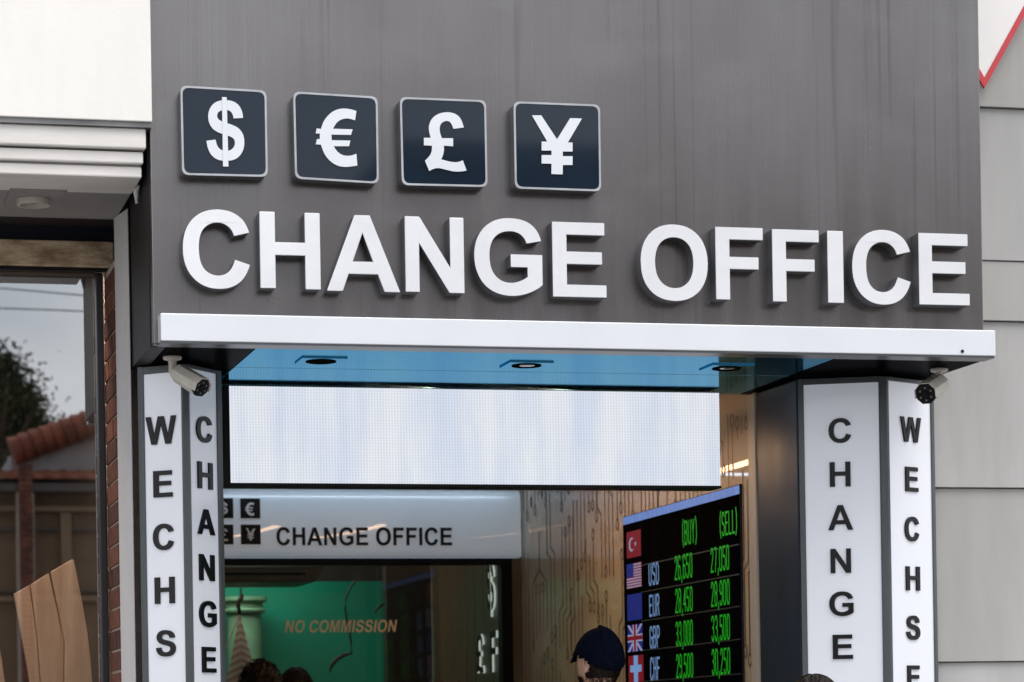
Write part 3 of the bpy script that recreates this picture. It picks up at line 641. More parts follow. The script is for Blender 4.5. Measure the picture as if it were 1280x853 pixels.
# ---- CCTV cameras
def cctv(base, top, tail, nose, r, label, roll=0):
    base, tail, nose = Vector(base), Vector(tail), Vector(nose)
    t = thing('security_camera', base, label, 'camera', 'security cameras under the canopy')
    m = MB(); m.lathe([(0, 0), (.031, 0), (.031, -.006), (.027, -.010), (.013, -.013), (0, -.013)], base, (0, 0, 1), 28); m.build('mount_plate', M_cctv, t, smooth=True)
    j = Vector(top); m = MB(); m.lathe([(.0135, -.011), (.0125, -.05), (.0125, -.051), (.0135, -.0515), (.0135, j.z - base.z + .012), (.0, j.z - base.z + .010)], base, (0, 0, 1), 20); m.build('stem', M_cctv, t, smooth=True)
    m = MB(); m.tube([j + Vector((0, 0, .012)), j.lerp(tail, .55), tail], [.011, .010, .010], 12); m.build('swivel', M_cctv, t, smooth=True)
    ax = (nose - tail).normalized(); sd_ = ax.cross(Vector((0, 0, 1))).normalized(); up = sd_.cross(ax)
    def oct_(c, w, h, k=.45):
        out = []
        for a, b in ((1, -k), (1, k), (k, 1), (-k, 1), (-1, k), (-1, -k), (-k, -1), (k, -1)): out.append(c + sd_ * a * w + up * b * h)
        return out
    L_ = (nose - tail).length
    def loft(stations, caps=(True, True), mi=0):
        m = MB(); vs = []
        for c, w, h in stations: vs += oct_(c, w, h)
        fs = [];
        for i in range(len(stations) - 1):
            for k in range(8): fs.append((i * 8 + k, i * 8 + (k + 1) % 8, i * 8 + 8 + (k + 1) % 8, i * 8 + 8 + k))
        if caps[0]: fs.append(tuple(range(8))[::-1])
        if caps[1]: fs.append(tuple(range(len(vs) - 8, len(vs))))
        return m.add(vs, fs, mi)
    at = lambda q: tail + ax * L_ * q
    loft([(at(0), r * .72, r * .72), (at(.06), r * .9, r * .9), (at(.86), r, r)]).build('body', M_cctv, t, bevel=.003)
    # sunshield over the top
    m = MB(); p = []
    for q in (.05, 1.0):
        for a, b in ((-1.09, -.35), (-1.09, .5), (-.5, 1.13), (.5, 1.13), (1.09, .5), (1.09, -.35)): p.append(at(q) + sd_ * a * r + up * b * r)
        for a, b in ((-1.03, -.35), (-1.03, .47), (-.47, 1.06), (.47, 1.06), (1.03, .47), (1.03, -.35)): p.append(at(q) + sd_ * a * r + up * b * r)
    fs = []
    for i in range(5): fs += [(i, i + 1, 13 + i, 12 + i), (6 + i, 7 + i, 19 + i, 18 + i)]
    fs += [(i, i + 1, 7 + i, 6 + i) for i in range(5)] + [(12 + i, 13 + i, 19 + i, 18 + i) for i in range(5)] + [(0, 6, 18, 12), (5, 11, 23, 17)]
    m.add(p, fs); m.build('sunshield', M_cctv, t)
    fr = loft([(at(.862), r * .985, r * .985), (at(.95), r * .985, r * .985), (at(.965), r * .9, r * .9)]).build('front_cover', M_lens, t, bevel=.002)
    m = MB(); m.lathe([(0, .006), (r * .30, .004), (r * .36, .001), (r * .36, -.003)], at(.965), ax, 20); m.build('lens', M_lens, fr, smooth=True)
    m = MB(); ax_at = at(.965)
    for k in range(6):
        q = RAD(30 + 60 * k); c = ax_at + sd_ * math.cos(q) * r * .62 + up * math.sin(q) * r * .62
        m = MB(); m.lathe([(0, .002), (r * .10, .001), (r * .11, -.001)], c, ax, 10); m.build('infrared_lamp', M_ir, fr)
b1 = onZ(215.3, 446.3, ZS - .001)
j1 = hit(213.5, 471, b1, (0, 1, 0)); t1 = hit(222, 467.5, b1 + Vector((0, -.03, 0)), (0, 1, 0)); n1 = hit(253.5, 486, b1 + Vector((0, -.13, 0)), (0, 1, 0))
cctv(b1, (b1.x, b1.y, j1.z), t1, n1, .030, 'cream bullet security camera pointing right under the left end of the canopy')
b2_ = onZ(1174, 461.5, ZS - .001)
j2 = hit(1172, 478, b2_, (0, 1, 0)); t2 = hit(1174, 481.5, b2_ + Vector((0, -.02, 0)), (0, 1, 0)); n2 = hit(1156.5, 493.5, b2_ + Vector((0, -.135, 0)), (0, 1, 0))
cctv(b2_, (b2_.x, b2_.y, j2.z), t2, n2, .035, 'cream bullet security camera facing left under the right end of the canopy')

# ---- silver sign over the inner shop window
SY = YB - .10
pl = onY(270, 655, SY).x; pr = onY(651, 655, SY).x; pt = onY(460, 610.5, SY).z; pb = onY(460, 697, SY).z
T = thing('inner_sign', ((pl + pr) / 2, SY, pb), 'silver sign with black CHANGE OFFICE lettering above the inner window', 'sign')
prof = [(0, 1.0), (-.0, .985)]
m = MB(); zs = [(pb, .02), (pb + .006, .006), (pb + .02, .001), (pb + .04, 0), (pt - .075, 0), (pt - .045, .003), (pt - .02, .012), (pt - .006, .03), (pt, .06)]
vs = [(pl - .3, SY + o, z) for z, o in zs] + [(min(pr, XR - .004), SY + o, z) for z, o in zs]; n = len(zs)
m.add(vs, [(i, n + i, n + i + 1, i + 1) for i in range(n - 1)]); m.box(pl - .3, min(pr, XR - .004), SY + .061, SY + .1, pb, pt, 0); m.build('sign_face', M_silver, T, smooth=True)
def flat_text(s, xa, xb, ya, yb, Y, mat, parent, depth=.004, shear=0, name='letter', labels=True):
    gl = string_contours(s, shear); ym = (ya + yb) / 2; xm = (xa + xb) / 2
    xl, xr = onY(xa, ym, Y).x, onY(xb, ym, Y).x; zt, zb = onY(xm, ya, Y).z, onY(xm, yb, Y).z
    chars = [c for c in s if c != ' ']
    for c, g_ in zip(chars, gl):
        mb = MB(); solid(mb, g_, lambda u, v, d: (xl + u * (xr - xl), Y - d, zb + v * (zt - zb)), depth, 0, 0)
        o = nb_mesh(mb, name, [mat], parent)
flat_text('CHANGE OFFICE', 345.5, 565, 659.3, 682.3, SY - .0005, M_blackm, T)
M_mark = pmat('white_mark', (.72, .74, .78), .3)
def small_tile(xa, xb, ya, yb, key, box):
    a, b = onY(xa, ya, SY), onY(xb, yb, SY)
    m = MB(); m.box(a.x, b.x, SY - .006, SY - .0005, b.z, a.z); o = m.build('currency_square', M_blackm, T)
    mb = MB()
    for i, lp_ in enumerate([place(UG[key if key != '$' else 'S'], *box)] + ([[[((box[0] + box[2]) / 2 - 1, box[1] - 1.6), ((box[0] + box[2]) / 2 + 1, box[1] - 1.6), ((box[0] + box[2]) / 2 + 1, box[3] + 1.6), ((box[0] + box[2]) / 2 - 1, box[3] + 1.6)]]] if key == '$' else [])):
        P_ = [[(onY(x, y, SY).x, onY(x, y, SY).z) for x, y in c] for c in lp_]
        solid(mb, P_, lambda u, v, d: (u, SY - .006 - d, v), .0015 + .0005 * i, 0, 0)
    nb_mesh(mb, 'currency_mark', [M_mark], o)
small_tile(266.5, 291.6, 623, 648, '$', (273.5, 628.5, 284.5, 643))
small_tile(300.2, 325.2, 623.3, 648.2, '€', (306, 628.5, 317.5, 645))
small_tile(266.5, 291.8, 656, 680.8, '£', (273.5, 661, 285, 676.5))
small_tile(300.8, 325.8, 656, 680.8, '¥', (307, 660.5, 319, 676))

t = thing('added_wash_lamp', (2.7, SY - .16, 2.60), 'unseen cool lamp bar added under the passage ceiling to wash the silver sign', 'lamp')  # unseen lamp added to brighten the sign from its top edge
m = MB(); m.box(pl, XR - .05, SY - .15, SY - .12, 2.575, 2.587); m.build('diffuser', emat('added_cool_wash', (.72, .86, 1.0), 4.5), t)
m = MB(); m.box(pl - .01, XR - .04, SY - .155, SY - .115, 2.5875, 2.619); m.build('casing', M_trim, t)

# ---- inner shop window
T = thing('inner_shop_window', (2.8, YB, 0), 'black framed inner shop window with NO COMMISSION across its glass', 'window')
fl, frr, ft, fb_ = onY(262, 760, YB).x, onY(639, 760, YB).x, onY(460, 698, YB).z, onY(460, 706.5, YB).z
jr = onY(625.5, 760, YB).x
m = MB(); m.box(fl, frr, YB - .03, YB + .05, fb_, ft + .003); m.build('head_frame', M_frame, T, bevel=.002)
m = MB(); m.box(jr, frr, YB - .03, YB + .05, 0, fb_ - .0005); m.build('side_frame', M_frame, T, bevel=.002)
m = MB(); m.box(fl, jr - .0005, YB - .03, YB + .05, 0, .9); m.build('counter_panel', M_brownw, T)
m = MB(); m.box(fl, jr - .001, YB + .005, YB + .012, .9, fb_ - .0005); m.build('pane', M_glassin, T)
M_nocom = pmat('orange_film', (.85, .62, .38), .5)
flat_text('NO COMMISSION', 356, 496.5, 775.2, 790.8, YB + .0045, M_nocom, T, depth=.0008, shear=.2)
m = MB(); m.box(frr + .0005, XR - .002, YB - .02, YB + .05, 0, ft); m.build('filler', M_brownw, T)
# room behind the window
YG, YE = 6.9, 6.3
gx = onY(483.5, 760, YG).x; px_ = onX(515, 760, XR - .03).y
m = MB(); m.box(1.5, gx + .25, YG, YG + .05, 0, onY(380, 727, YG).z); m.build('green_wall', M_green, B)
m = MB(); m.box(1.5, XR - .001, YG - .001, YG + .05, onY(380, 727, YG).z + .0005, 2.75); m.build('bulkhead', M_dark, B)
m = MB(); m.box(gx + .251, XR - .001, YG, YG + .05, 0, onY(380, 727, YG).z); m.build('back_wall', M_dark, B)
pxa, pxb = onY(483.5, 780, 6.35).x, onY(513, 780, 6.35).x
m = MB(); m.box(pxa, pxb + .12, 6.35, 6.45, 0, 2.6); m.build('dark_post', M_dark, B)
for i in range(9):
    y0 = YB + .06 + i * .2
    m = MB(); m.box(XR - .03, XR - .0015, y0, y0 + .192, 0, 2.62); m.build('wall_panel', M_brownw, B, bevel=.004)
m = MB(); m.box(1.37, XR - .001, YB + .301, 8, 2.62, 2.66); m.build('room_ceiling', M_ceil, B)
# halo lit currency marks on the right wall of the room
M_halo = emat('halo_edge', (.85, .9, .82), .40)
def wallmark(key, px, ya, yb, wy):
    Xw = XR - .03; p = onX(px, (ya + yb) / 2, Xw); z1, z0 = onX(px, ya, Xw).z, onX(px, yb, Xw).z
    t = thing('wall_mark', (Xw, p.y, z0), {'$': 'dark dollar mark with a lit edge on the wall behind the inner window', '£': 'dark pound mark with a lit edge on the wall behind the inner window', 'F': 'dark franc letter with a lit edge beside the frame of the inner window'}[key], 'sign', 'halo lit currency marks')
    mb = MB(); parts = [UG['S' if key == '$' else key]] + ([[[(.42, -.12), (.58, -.12), (.58, 1.12), (.42, 1.12)]]] if key == '$' else [])
    for i, c in enumerate(parts): solid(mb, c, lambda u, v, d: (Xw - d, p.y + (.5 - u) * wy, z0 + v * (z1 - z0)), .010 + .002 * i, 0, 1)
    nb_mesh(mb, 'mark', [M_frame, M_halo], t)
wallmark('$', 615, 704, 764, .16); wallmark('£', 602, 793, 842, .16); wallmark('F', 619, 789, 840, .13)
# unit under the ceiling
p0, p1 = onY(270, 709, 5.0), onY(406, 727.5, 5.0)
T = thing('ceiling_unit', ((p0.x + p1.x) / 2, 5.2, p1.z), 'brown flat air unit under the ceiling behind the inner window', 'air conditioner')
m = MB(); m.hexa([(p0.x - .2, 5.0, p1.z), (p1.x - .05, 5.0, p1.z), (p1.x - .05, 5.5, p1.z), (p0.x - .2, 5.5, p1.z), (p0.x - .2, 5.0, p0.z), (p1.x, 5.0, p0.z), (p1.x, 5.5, p0.z), (p0.x - .2, 5.5, p0.z)]); m.build('casing', M_acbox, T, bevel=.01)
m = MB(); m.box(p0.x - .15, p1.x - .1, 4.992, 4.999, p1.z + .035, p1.z + .045); m.build('air_slot', M_blackm, T)
# pale column built in place of a reflection in the inner glass
T = None
c0, c1 = onY(284, 800, 6.7), onY(327, 800, 6.7); cx_ = (c0.x + c1.x) / 2; rr = (c1.x - c0.x) / 2; zc = onY(305, 768, 6.7).z; zt_ = onY(305, 747, 6.7).z
T = thing('column', (cx_, 6.7, 0), 'pale green round column with a ringed capital, built in place of a reflection in the inner glass', 'column')
m = MB(); m.lathe([(rr * 1.0, 0), (rr * .97, zc)], (cx_, 6.7, 0), (0, 0, 1), 32); m.build('shaft', M_palegreen, T, smooth=True)
m = MB(); m.lathe([(rr * .97, zc), (rr * 1.2, zc + .008), (rr * 1.25, zc + .02), (rr * 1.1, zc + .03), (rr * 1.1, zc + .06), (rr * 1.35, zt_ - .02), (rr * 1.35, zt_), (0, zt_)], (cx_, 6.7, 0), (0, 0, 1), 32); m.build('capital', M_palegreen, T, smooth=True)
# striped cloth hanging from a hook
Yc = 6.2
M_cl = [pmat('pale_stripe', (.60, .50, .44), .8), pmat('brown_stripe', (.40, .25, .20), .8)]
ap = onY(299.5, 767, Yc); q0 = onY(280, 862, Yc); q1 = onY(327, 862, Yc)
T = thing('hanging_cloth', ap, 'striped triangular cloth hanging from a black hook near the left pillar', 'cloth')
m = MB(); N = 22
for i in range(N):
    t0, t1 = i / N, (i + 1) / N
    for j, (a_, b_) in enumerate(((0, .5), (.5, 1))):
        def pt(t, s):
            e0, e1 = ap.lerp(q0, t), ap.lerp(q1, t); p = e0.lerp(e1, s); p = p.copy(); p.z += (.05 if j == 0 else -.05) * (s - .5) * t * 2; p.y += .03 * math.sin(s * 9 + t * 2) * t; return p
        m.add([pt(t0, a_), pt(t0, b_), pt(t1, b_), pt(t1, a_)], [(0, 1, 2, 3)], i % 2)
o = m.build('cloth', M_cl, T); sm = o.modifiers.new('thickness', 'SOLIDIFY'); sm.thickness = .004
hk = [onY(x, y, Yc) for x, y in ((301, 733), (301, 742), (302.5, 745), (301, 749), (298, 752), (297.5, 758), (299, 764), (299.5, 768))]
m = MB(); m.tube(hk, [.004, .006, .012, .014, .012, .012, .010, .006], 8); m.build('hook', M_wire, T, smooth=True)
m = MB(); m.tube([ap, onY(288, 796, Yc), onY(280, 815, Yc)], .004, 6); m.build('cord', M_cl[1], T)
# loose black cable
cp = [onY(x, y, 6.1) for x, y in ((444, 727), (437, 735), (433, 747), (431.5, 760), (433.5, 775), (437, 790), (439, 803), (439.5, 817), (430, 819), (421, 824), (414.5, 832), (412.5, 838), (414, 843))]
m = MB(); m.tube(cp, [.006] * 7 + [.008, .011, .012, .010, .006, .004], 8); tag(m.build('loose_cable', M_wire, smooth=True), 'thin black cable hanging with a hooked end in front of the green wall', 'cable')
cp = [onY(x, y, 6.1) for x, y in ((481, 755), (475, 758), (470, 763), (468, 768))]
m = MB(); m.tube(cp, [.006, .008, .007, .004], 8); tag(m.build('loose_cable', M_wire, smooth=True), 'short bent black cable end at the right edge of the green wall', 'cable')
# lamps: two warm strips in the passage, a lamp panel in the room
ST_Z = 2.45
def mir(px, py, Z):                         # the strip is seen mirrored in the sign face at SY
    w = onZ(px, py, Z); return Vector((w.x, 2 * SY - w.y, w.z))
for (a, b, lab) in (((345, 652), (284, 690), 'left of two warm strip lamps under the passage ceiling'), ((478, 650), (388, 692), 'right of two warm strip lamps under the passage ceiling')):
    p, q = mir(*a, ST_Z), mir(*b, ST_Z); q.y = max(q.y, 1.15)
    t = thing('strip_lamp', (p.x, (p.y + q.y) / 2, 2.61), lab, 'lamp', 'warm strip lamps in the passage')
    m = MB(); m.box(p.x - .02, p.x + .02, q.y, p.y, ST_Z, ST_Z + .012); m.build('diffuser', M_strip, t)
    m = MB(); m.box(p.x - .024, p.x + .024, q.y - .004, p.y + .004, ST_Z + .0125, ST_Z + .04); m.build('casing', M_trim, t)
    for f_ in (.15, .85): m = MB(); m.tube([(p.x, q.y + (p.y - q.y) * f_, ST_Z + .04), (p.x, q.y + (p.y - q.y) * f_, 2.62)], .004, 6); m.build('hanger', M_trim, t)
t = thing('room_lamp', (2.2, 6.2, 2.60), 'square ceiling lamp of the room behind the inner window', 'lamp')
m = MB(); m.box(1.7, 2.7, 5.95, 6.45, 2.585, 2.60); m.build('diffuser', M_shoplamp, t)
m = MB(); m.box(1.68, 2.72, 5.93, 6.47, 2.6005, 2.619); m.build('casing', M_trim, t)

# ---- rate board on the right passage wall
XB = XR - .010
def bY(px, py): return onX(px, py, XB)
y_far, y_near = bY(780.5, 750).y, bY(925.7, 730).y
ztop = (bY(781, 648.5).z + bY(925, 604.3).z) / 2; zhd = (bY(781.5, 657).z + bY(925, 616).z) / 2; zbot = 1.0
T = thing('rate_board', (XR, (y_far + y_near) / 2, zbot), 'black exchange rate board with green figures and small flags on the passage wall', 'display board')
m = MB(); m.box(XB + .0015, XR - .0005, y_near - .004, y_far + .012, zbot, ztop + .004); m.build('casing', M_blackm, T, bevel=.002)
M_bface = pmat('board_face', (.003, .003, .004), .5, 0, var=.3, spec=.0)
M_hdr = emat('board_header', (.20, .36, .80), .42, (60, (1, 3, .05), (.12, .20, .55), .35, .65))
M_gr = emat('green_digit', (.008, .50, .014), .36); M_bl = emat('pale_blue_letter', (.26, .46, .85), .28)
M_rd = emat('flag_red', (.42, .006, .03), .22); M_wh = emat('flag_white', (.58, .56, .85), .28); M_nv = emat('flag_blue', (.010, .03, .34), .26); M_sky = emat('flag_pale_blue', (.25, .45, .85), .36)
m = MB(); m.box(XB, XB + .0014, y_near, y_far, zbot + .01, zhd - .001); m.build('screen', M_bface, T)
m = MB(); m.box(XB - .0012, XB + .0014, y_near, y_far, zhd, ztop); m.build('header_strip', M_hdr, T)
def bfr(s, z, e): return (XB - e, -s, z)
def btext(s, xa, xb, ya, yb, mat, name, t=.0085):
    xm, ym = (xa + xb) / 2, (ya + yb) / 2; sa, sb = -bY(xa, ym).y, -bY(xb, ym).y; z1, z0 = bY(xm, ya).z, bY(xm, yb).z
    mb = MB(); strokes(mb, s, bfr, sa, sb, z0, z1, t); mb.build(name, mat, T)
btext('(BUY)', 853.5, 871, 651, 679, M_gr, 'column_heading', .0085); btext('(SELL)', 900.3, 921.3, 640, 667.5, M_gr, 'column_heading', .0085)
rows = [('USD', (811.5, 823.5, 705, 730), '26,650', (844, 865.3, 694.5, 722.5), '27,050', (889, 911.3, 684.5, 713)),
        ('EUR', (812.3, 824, 744.5, 769), '28,450', (844.8, 865.6, 736, 764), '28,900', (889.5, 912, 727, 756)),
        ('GBP', (813, 824.5, 784, 809), '33,000', (845.4, 866, 777.5, 806), '33,500', (890, 912.2, 770, 799.5)),
        ('CHF', (813.6, 824.6, 823, 849), '29,500', (846, 866.4, 818.5, 846), '30,250', (890.5, 912.6, 812, 842))]
for c, bc, v1, b1_, v2, b2__ in rows:
    btext(c, *bc, M_bl, 'currency_code', .0105); btext(v1, *b1_, M_gr, 'buy_rate'); btext(v2, *b2__, M_gr, 'sell_rate')
M_sep = pmat('separator', (.03, .03, .035), .4)
for px, py in ((880, 690), (880, 726), (880, 764.8), (880, 804.5), (880, 846)):
    z = bY(px, py).z; m = MB(); m.box(XB - .0008, XB - .0001, y_near + .01, y_far - .25, z - .0025, z + .0025); m.build('row_line', M_sep, T)
def flag(xa, xb, ya, yb, layers, label):
    xm, ym = (xa + xb) / 2, (ya + yb) / 2; sa, sb = -bY(xa, ym).y, -bY(xb, ym).y; z1, z0 = bY(xm, ya).z, bY(xm, yb).z
    mb = MB(); mats = []
    for i, (mat, polys) in enumerate(layers):
        if mat not in mats: mats.append(mat)
        for j, p in enumerate(polys):
            e = .0008 + .0005 * i + .00003 * j
            tr = tessellate_polygon([[Vector((u, v, 0)) for u, v in p]])
            mb.add([bfr(sa + u * (sb - sa), z0 + v * (z1 - z0), e) for u, v in p], tr, mats.index(mat))
    o = mb.build('flag', mats, T); o['label'] = label
R4 = lambda a, b, c, d: [(a, b), (c, b), (c, d), (a, d)]
cres = [(.36 + .2 * math.cos(t), .5 + .27 * math.sin(t)) for t in [RAD(40 + 28 * i) for i in range(11)]] + [(.42 + .16 * math.cos(t), .5 + .21 * math.sin(t)) for t in [RAD(315 - 27 * i) for i in range(11)]]
star = [(.62 + (.09 if i % 2 == 0 else .036) * math.cos(RAD(90 + 36 * i)), .5 + (.11 if i % 2 == 0 else .045) * math.sin(RAD(90 + 36 * i))) for i in range(10)]
flag(783.5, 801.3, 663.8, 696.8, [(M_rd, [R4(0, 0, 1, 1)]), (M_wh, [cres, star])], 'red flag with white crescent and star')
flag(783.8, 802, 704, 735, [(M_rd, [R4(0, 0, 1, 1)]), (M_wh, [R4(0, i / 9 + .02, 1, i / 9 + .075) for i in range(9)]), (M_nv, [R4(0, .45, .48, 1)])], 'striped red and white flag with blue canton')
flag(784.3, 802.8, 742.5, 775.5, [(M_nv, [R4(0, 0, 1, 1)])], 'plain blue flag')
dg = lambda x0, y0, x1, y1, w: [(x0 - w, y0), (x0 + w, y0), (x1 + w, y1), (x1 - w, y1)]
flag(785, 803.4, 781, 814.5, [(M_nv, [R4(0, 0, 1, 1)]), (M_wh, [dg(.06, 1, .36, .68, .07), dg(.94, 1, .64, .68, .07), dg(.06, 0, .36, .32, .07), dg(.94, 0, .64, .32, .07), R4(.36, 0, .64, 1), R4(0, .36, 1, .64)]), (M_rd, [R4(.43, 0, .57, 1), R4(0, .42, 1, .58)])], 'blue flag with red and white crosses')
flag(786, 804.6, 819.5, 853, [(M_rd, [R4(0, 0, 1, 1)]), (M_sky, [R4(.36, 0, .64, 1), R4(.12, .38, .88, .64)])], 'red flag with pale cross')

# ---- left shop building
LB = thing('left_shop', (-1, 1, 0), 'white corniced shop building with a brick edged display window, left of the exchange office', 'building')
XE = onY(189, 75, -.03).x; zb0 = onY(100, 149, -.03).z
XW = -6.0
m = MB(); m.box(XW, XE, -.03, .3, zb0, 4.9); m.build('upper_wall', M_wwall, LB, bevel=.003)
zc = [onY(100, y, Y).z for y, Y in ((149.5, -.02), (156.5, -.02), (183.5, -.005), (186.8, .0), (202.5, .012), (206, .02), (220.5, .03))]
xe = [onY(x, 190, 0).x for x in (185.5, 182.5, 179.5, 178)]
m = MB(); m.box(XW, xe[0] + .008, -.022, .25, zc[1], zc[0] - .001 + .004); m.build('underside_strip', M_shade_strip, LB)  # grey put in for the shaded underside of the upper wall
def step(za, zb_, yf, xend, seed):
    rr_ = random.Random(seed); m = MB()
    m.box(XW, xend, yf, .3, zb_, za); m.build('cornice_step', M_cornice, LB, bevel=.005)
step(zc[1] - .0005, zc[2], -.008, xe[1], 1); step(zc[3], zc[4], .010, xe[2], 2); step(zc[5], zc[6], .026, xe[3], 3)
m = MB(); m.box(XW, xe[2] - .012, .03, .3, zc[3] + .0005, zc[2] - .0005); m.box(XW, xe[3] - .01, .045, .3, zc[5] + .0005, zc[4] - .0005); m.build('cornice_shade_line', M_shade_strip, LB)  # dark strips put in for the shade lines under the cornice steps
ZL = zc[6] + .001
yb_ = onZ(100, 270, ZL).y
Xj = 1.113; yj0 = onX(163, 400, Xj).y; yj1 = onX(146.5, 400, Xj).y
m = MB(); m.box(XW, xe[3] - .004, .031, yb_ + .05, ZL, ZL + .05); m.build('soffit', M_lsoff, LB)
xjl = onY(144.3, 320, yb_).x
m = MB(); m.prism([(Xj - .004, yj0), (Xj, yj0 + .004), (Xj, yb_ + .035), (xjl, yb_ + .035), (xjl, yb_)], 0, ZL - .001); m.build('jamb', M_jamb, LB, bevel=.003)
YN = GY - .10                # face of the lintel, almost flush with the pane
zA, zB_, zC, zD = onY(70, 300.5, YN).z, onY(70, 332.5, YN).z, onY(70, 337, YN).z, onY(70, 340, GY - .03).z
XBk = onY(148.5, 650, yb_ + .02).x
xln = onY(143.5, 320, YN).x
m = MB(); m.box(XW, xln, YN + .03, YN + .06, zA + .001, ZL + .02); m.build('navy_band', M_band, LB)
m = MB(); m.box(XW, xln, yb_ + .051, YN + .03, ZL + .021, ZL + .05); m.build('soffit', M_dark, LB)
m = MB(); m.box(XW, xln - .004, YN, YN + .06, zB_, zA); m.build('stone_lintel', M_lintel, LB, bevel=.004)
m = MB(); m.box(XW, xln, YN + .02, YN + .045, zC, zB_ - .0005); m.build('window_head', M_blackm, LB)
m = MB(); m.box(XW, XBk - .03, YN + .062, GY + .05, zD + .031, zD + .05); m.box(XW, XBk + .2, GY + .0, GY + .05, zD + .0505, zD + .6); m.build('window_head', M_wbrown, LB)
# brick return between jamb and window
bl, bh = GY - (yb_ + .04), .0655
m = MB(); m.box(XBk + .006, XBk + .09, yb_ + .04, GY + .05, 0, zB_ - .01); m.build('mortar_bed', M_mortar, LB)
bmeshes = {}
nrow = int((zB_ - .03) / .0735)
for r in range(nrow):
    cuts = [0, .62, 1] if r % 2 else [0, .30, 1]
    for c in range(2):
        y0 = yb_ + .044 + cuts[c] * (bl - .01); y1 = yb_ + .044 + cuts[c + 1] * (bl - .01) - .009
        key = (r % 2, c, (r * 7 + c * 3) % 3)
        if key not in bmeshes:
            bm_ = MB(); bm_.box(0, .03, 0, y1 - y0, 0, .063); bmeshes[key] = bm_.mesh('brick', M_brick[key[2]])
        link('brick', bmeshes[key], LB, at=(XBk + rnd.uniform(-.002, .0015), y0, .012 + r * .0735))
# window
T = thing('display_window', (-2, GY, 0), 'large display window reflecting a tiled roof and a tree, at the far left', 'window')
xs0, xs1 = onY(124.8, 650, GY - .03).x, onY(133.2, 650, GY - .03).x
m = MB(); m.box(xs0, min(xs1, XBk + .004), GY - .03, GY + .03, 0, zD); m.build('window_stile', M_wframe, T, bevel=.003)
m = MB(); m.box(XW, xs0 - .0005, GY - .03, GY + .03, zD - .008, zD + .03); m.build('window_rail', M_wbrown, T, bevel=.003)
m = MB(); m.box(XW, xs0 - .0005, GY - .03, GY + .03, 0, .45); m.build('window_rail', M_wframe, T, bevel=.003)
m = MB(); m.add([(XW, GY, .45), (xs0, GY, .45), (xs0, GY, zD - .008), (XW, GY, zD - .008)], [(0, 1, 2, 3)]); m.build('pane', M_pane, T)
m = MB(); m.box(XW, XBk + .25, 5.5, 5.6, 0, zD + .4); m.build('room_wall', M_dark, LB)
m = MB(); m.box(XBk + .01, XBk + .2, GY + .051, 5.499, 0, zD + .4); m.build('room_wall', M_dark, LB)
m = MB(); m.box(XW, XBk + .009, GY + .051, 5.499, zD + .26, zD + .3); m.build('room_ceiling', M_dark, LB)
m = MB(); m.box(XW, XW + .1, 0, 5.5, 0, 4.8); m.build('end_wall', M_wwall, LB)
m = MB(); m.box(XW, XE - .02, .31, 6, 4.8, 4.89); m.build('roof', M_dark, LB)
# wooden boards in the window
def board(edge, Y, lean, label, mi=0):
    P_ = [onY(x, y, Y) for x, y in edge]; zlow = min(p.z for p in P_)
    t = thing('wooden_board', (P_[0].x, Y, zlow), label, 'wooden board', 'wooden boards leaning in the display window')
    f = [(p.x, Y + (p.z - zlow) * lean, p.z) for p in P_]; b = [(p.x, Y + .028 + (p.z - zlow) * lean, p.z) for p in P_]; n = len(f)
    m = MB(); m.add(f + b, [tuple(range(n)), tuple(range(n, 2 * n))[::-1]] + [(i, (i + 1) % n, n + (i + 1) % n, n + i) for i in range(n)])
    m.build('plank', M_plank, t, bevel=.004)
board([(18, 742), (38, 730.5), (46, 792), (51, 853), (56, 960), (40, 960), (37.5, 853), (27, 792)], 1.62, .05, 'shortest pale wooden board in the display window, leftmost of three with slanted tops')
board([(39.2, 730), (62, 715.5), (72, 760), (80.5, 803), (80, 853), (82, 960), (57, 960), (52, 853), (47, 792)], 1.60, .05, 'middle pale wooden board in the display window between two others')
board([(64.3, 714), (92, 697.8), (94, 700), (101, 735), (110.5, 790), (114, 822), (116.3, 853), (118, 960), (83, 960), (81.5, 853), (82, 805), (73.5, 760)], 1.58, .05, 'tallest pale wooden board in the display window, right beside the brick edge')
board([(-30, 800), (-2, 800), (3, 825), (6.5, 853), (8, 960), (-30, 960)], 1.6, .05, 'pale wooden board cut by the left edge of the picture')
t = thing('added_board_lamp', (.45, 1.3, zD + .2), 'unseen warm lamp bar added to brighten the wooden boards in the display window', 'lamp')  # hidden lamp added to brighten the boards
m = MB(); m.box(.1, .80, 1.20, 1.30, zD + .20, zD + .21); m.build('diffuser', M_addlamp, t)
m = MB(); m.box(.08, .82, 1.18, 1.32, zD + .2105, zD + .24); m.build('casing', M_trim, t)
# small cctv-like sensor and soffit lamp of the left shop
lq = [(14, 235), (85.5, 237.5), (73, 257), (4, 255)]
Pq = [onZ(x, y, ZL) for x, y in lq]; c = sum(Pq, Vector()) / 4
t = thing('soffit_lamp', (c.x, c.y, ZL), 'round cream lamp on a square plate under the grey soffit of the left shop', 'lamp')
sx, sy = (Pq[1] - Pq[0]).length / 2, abs(Pq[0].y - Pq[3].y) / 2
m = MB(); m.box(c.x - sx, c.x + sx, c.y - sy, c.y + sy, ZL - .006, ZL - .0005); m.build('plate', M_lsoff, t, bevel=.002)
m = MB(); rr = sx * .60; m.lathe([(rr, -.007), (rr, -.020), (rr * .96, -.028), (rr * .85, -.028), (rr * .8, -.014), (rr * .78, -.009)], (c.x - .005, c.y + .01, ZL), (0, 0, 1), 36); m.build('ring', M_cctv, t, smooth=True)
m = MB(); m.lathe([(0, -.010), (rr * .79, -.012)], (c.x - .005, c.y + .01, ZL), (0, 0, 1), 36); m.build('lens', pmat('dim_lens', (.10, .10, .085), .15), t)
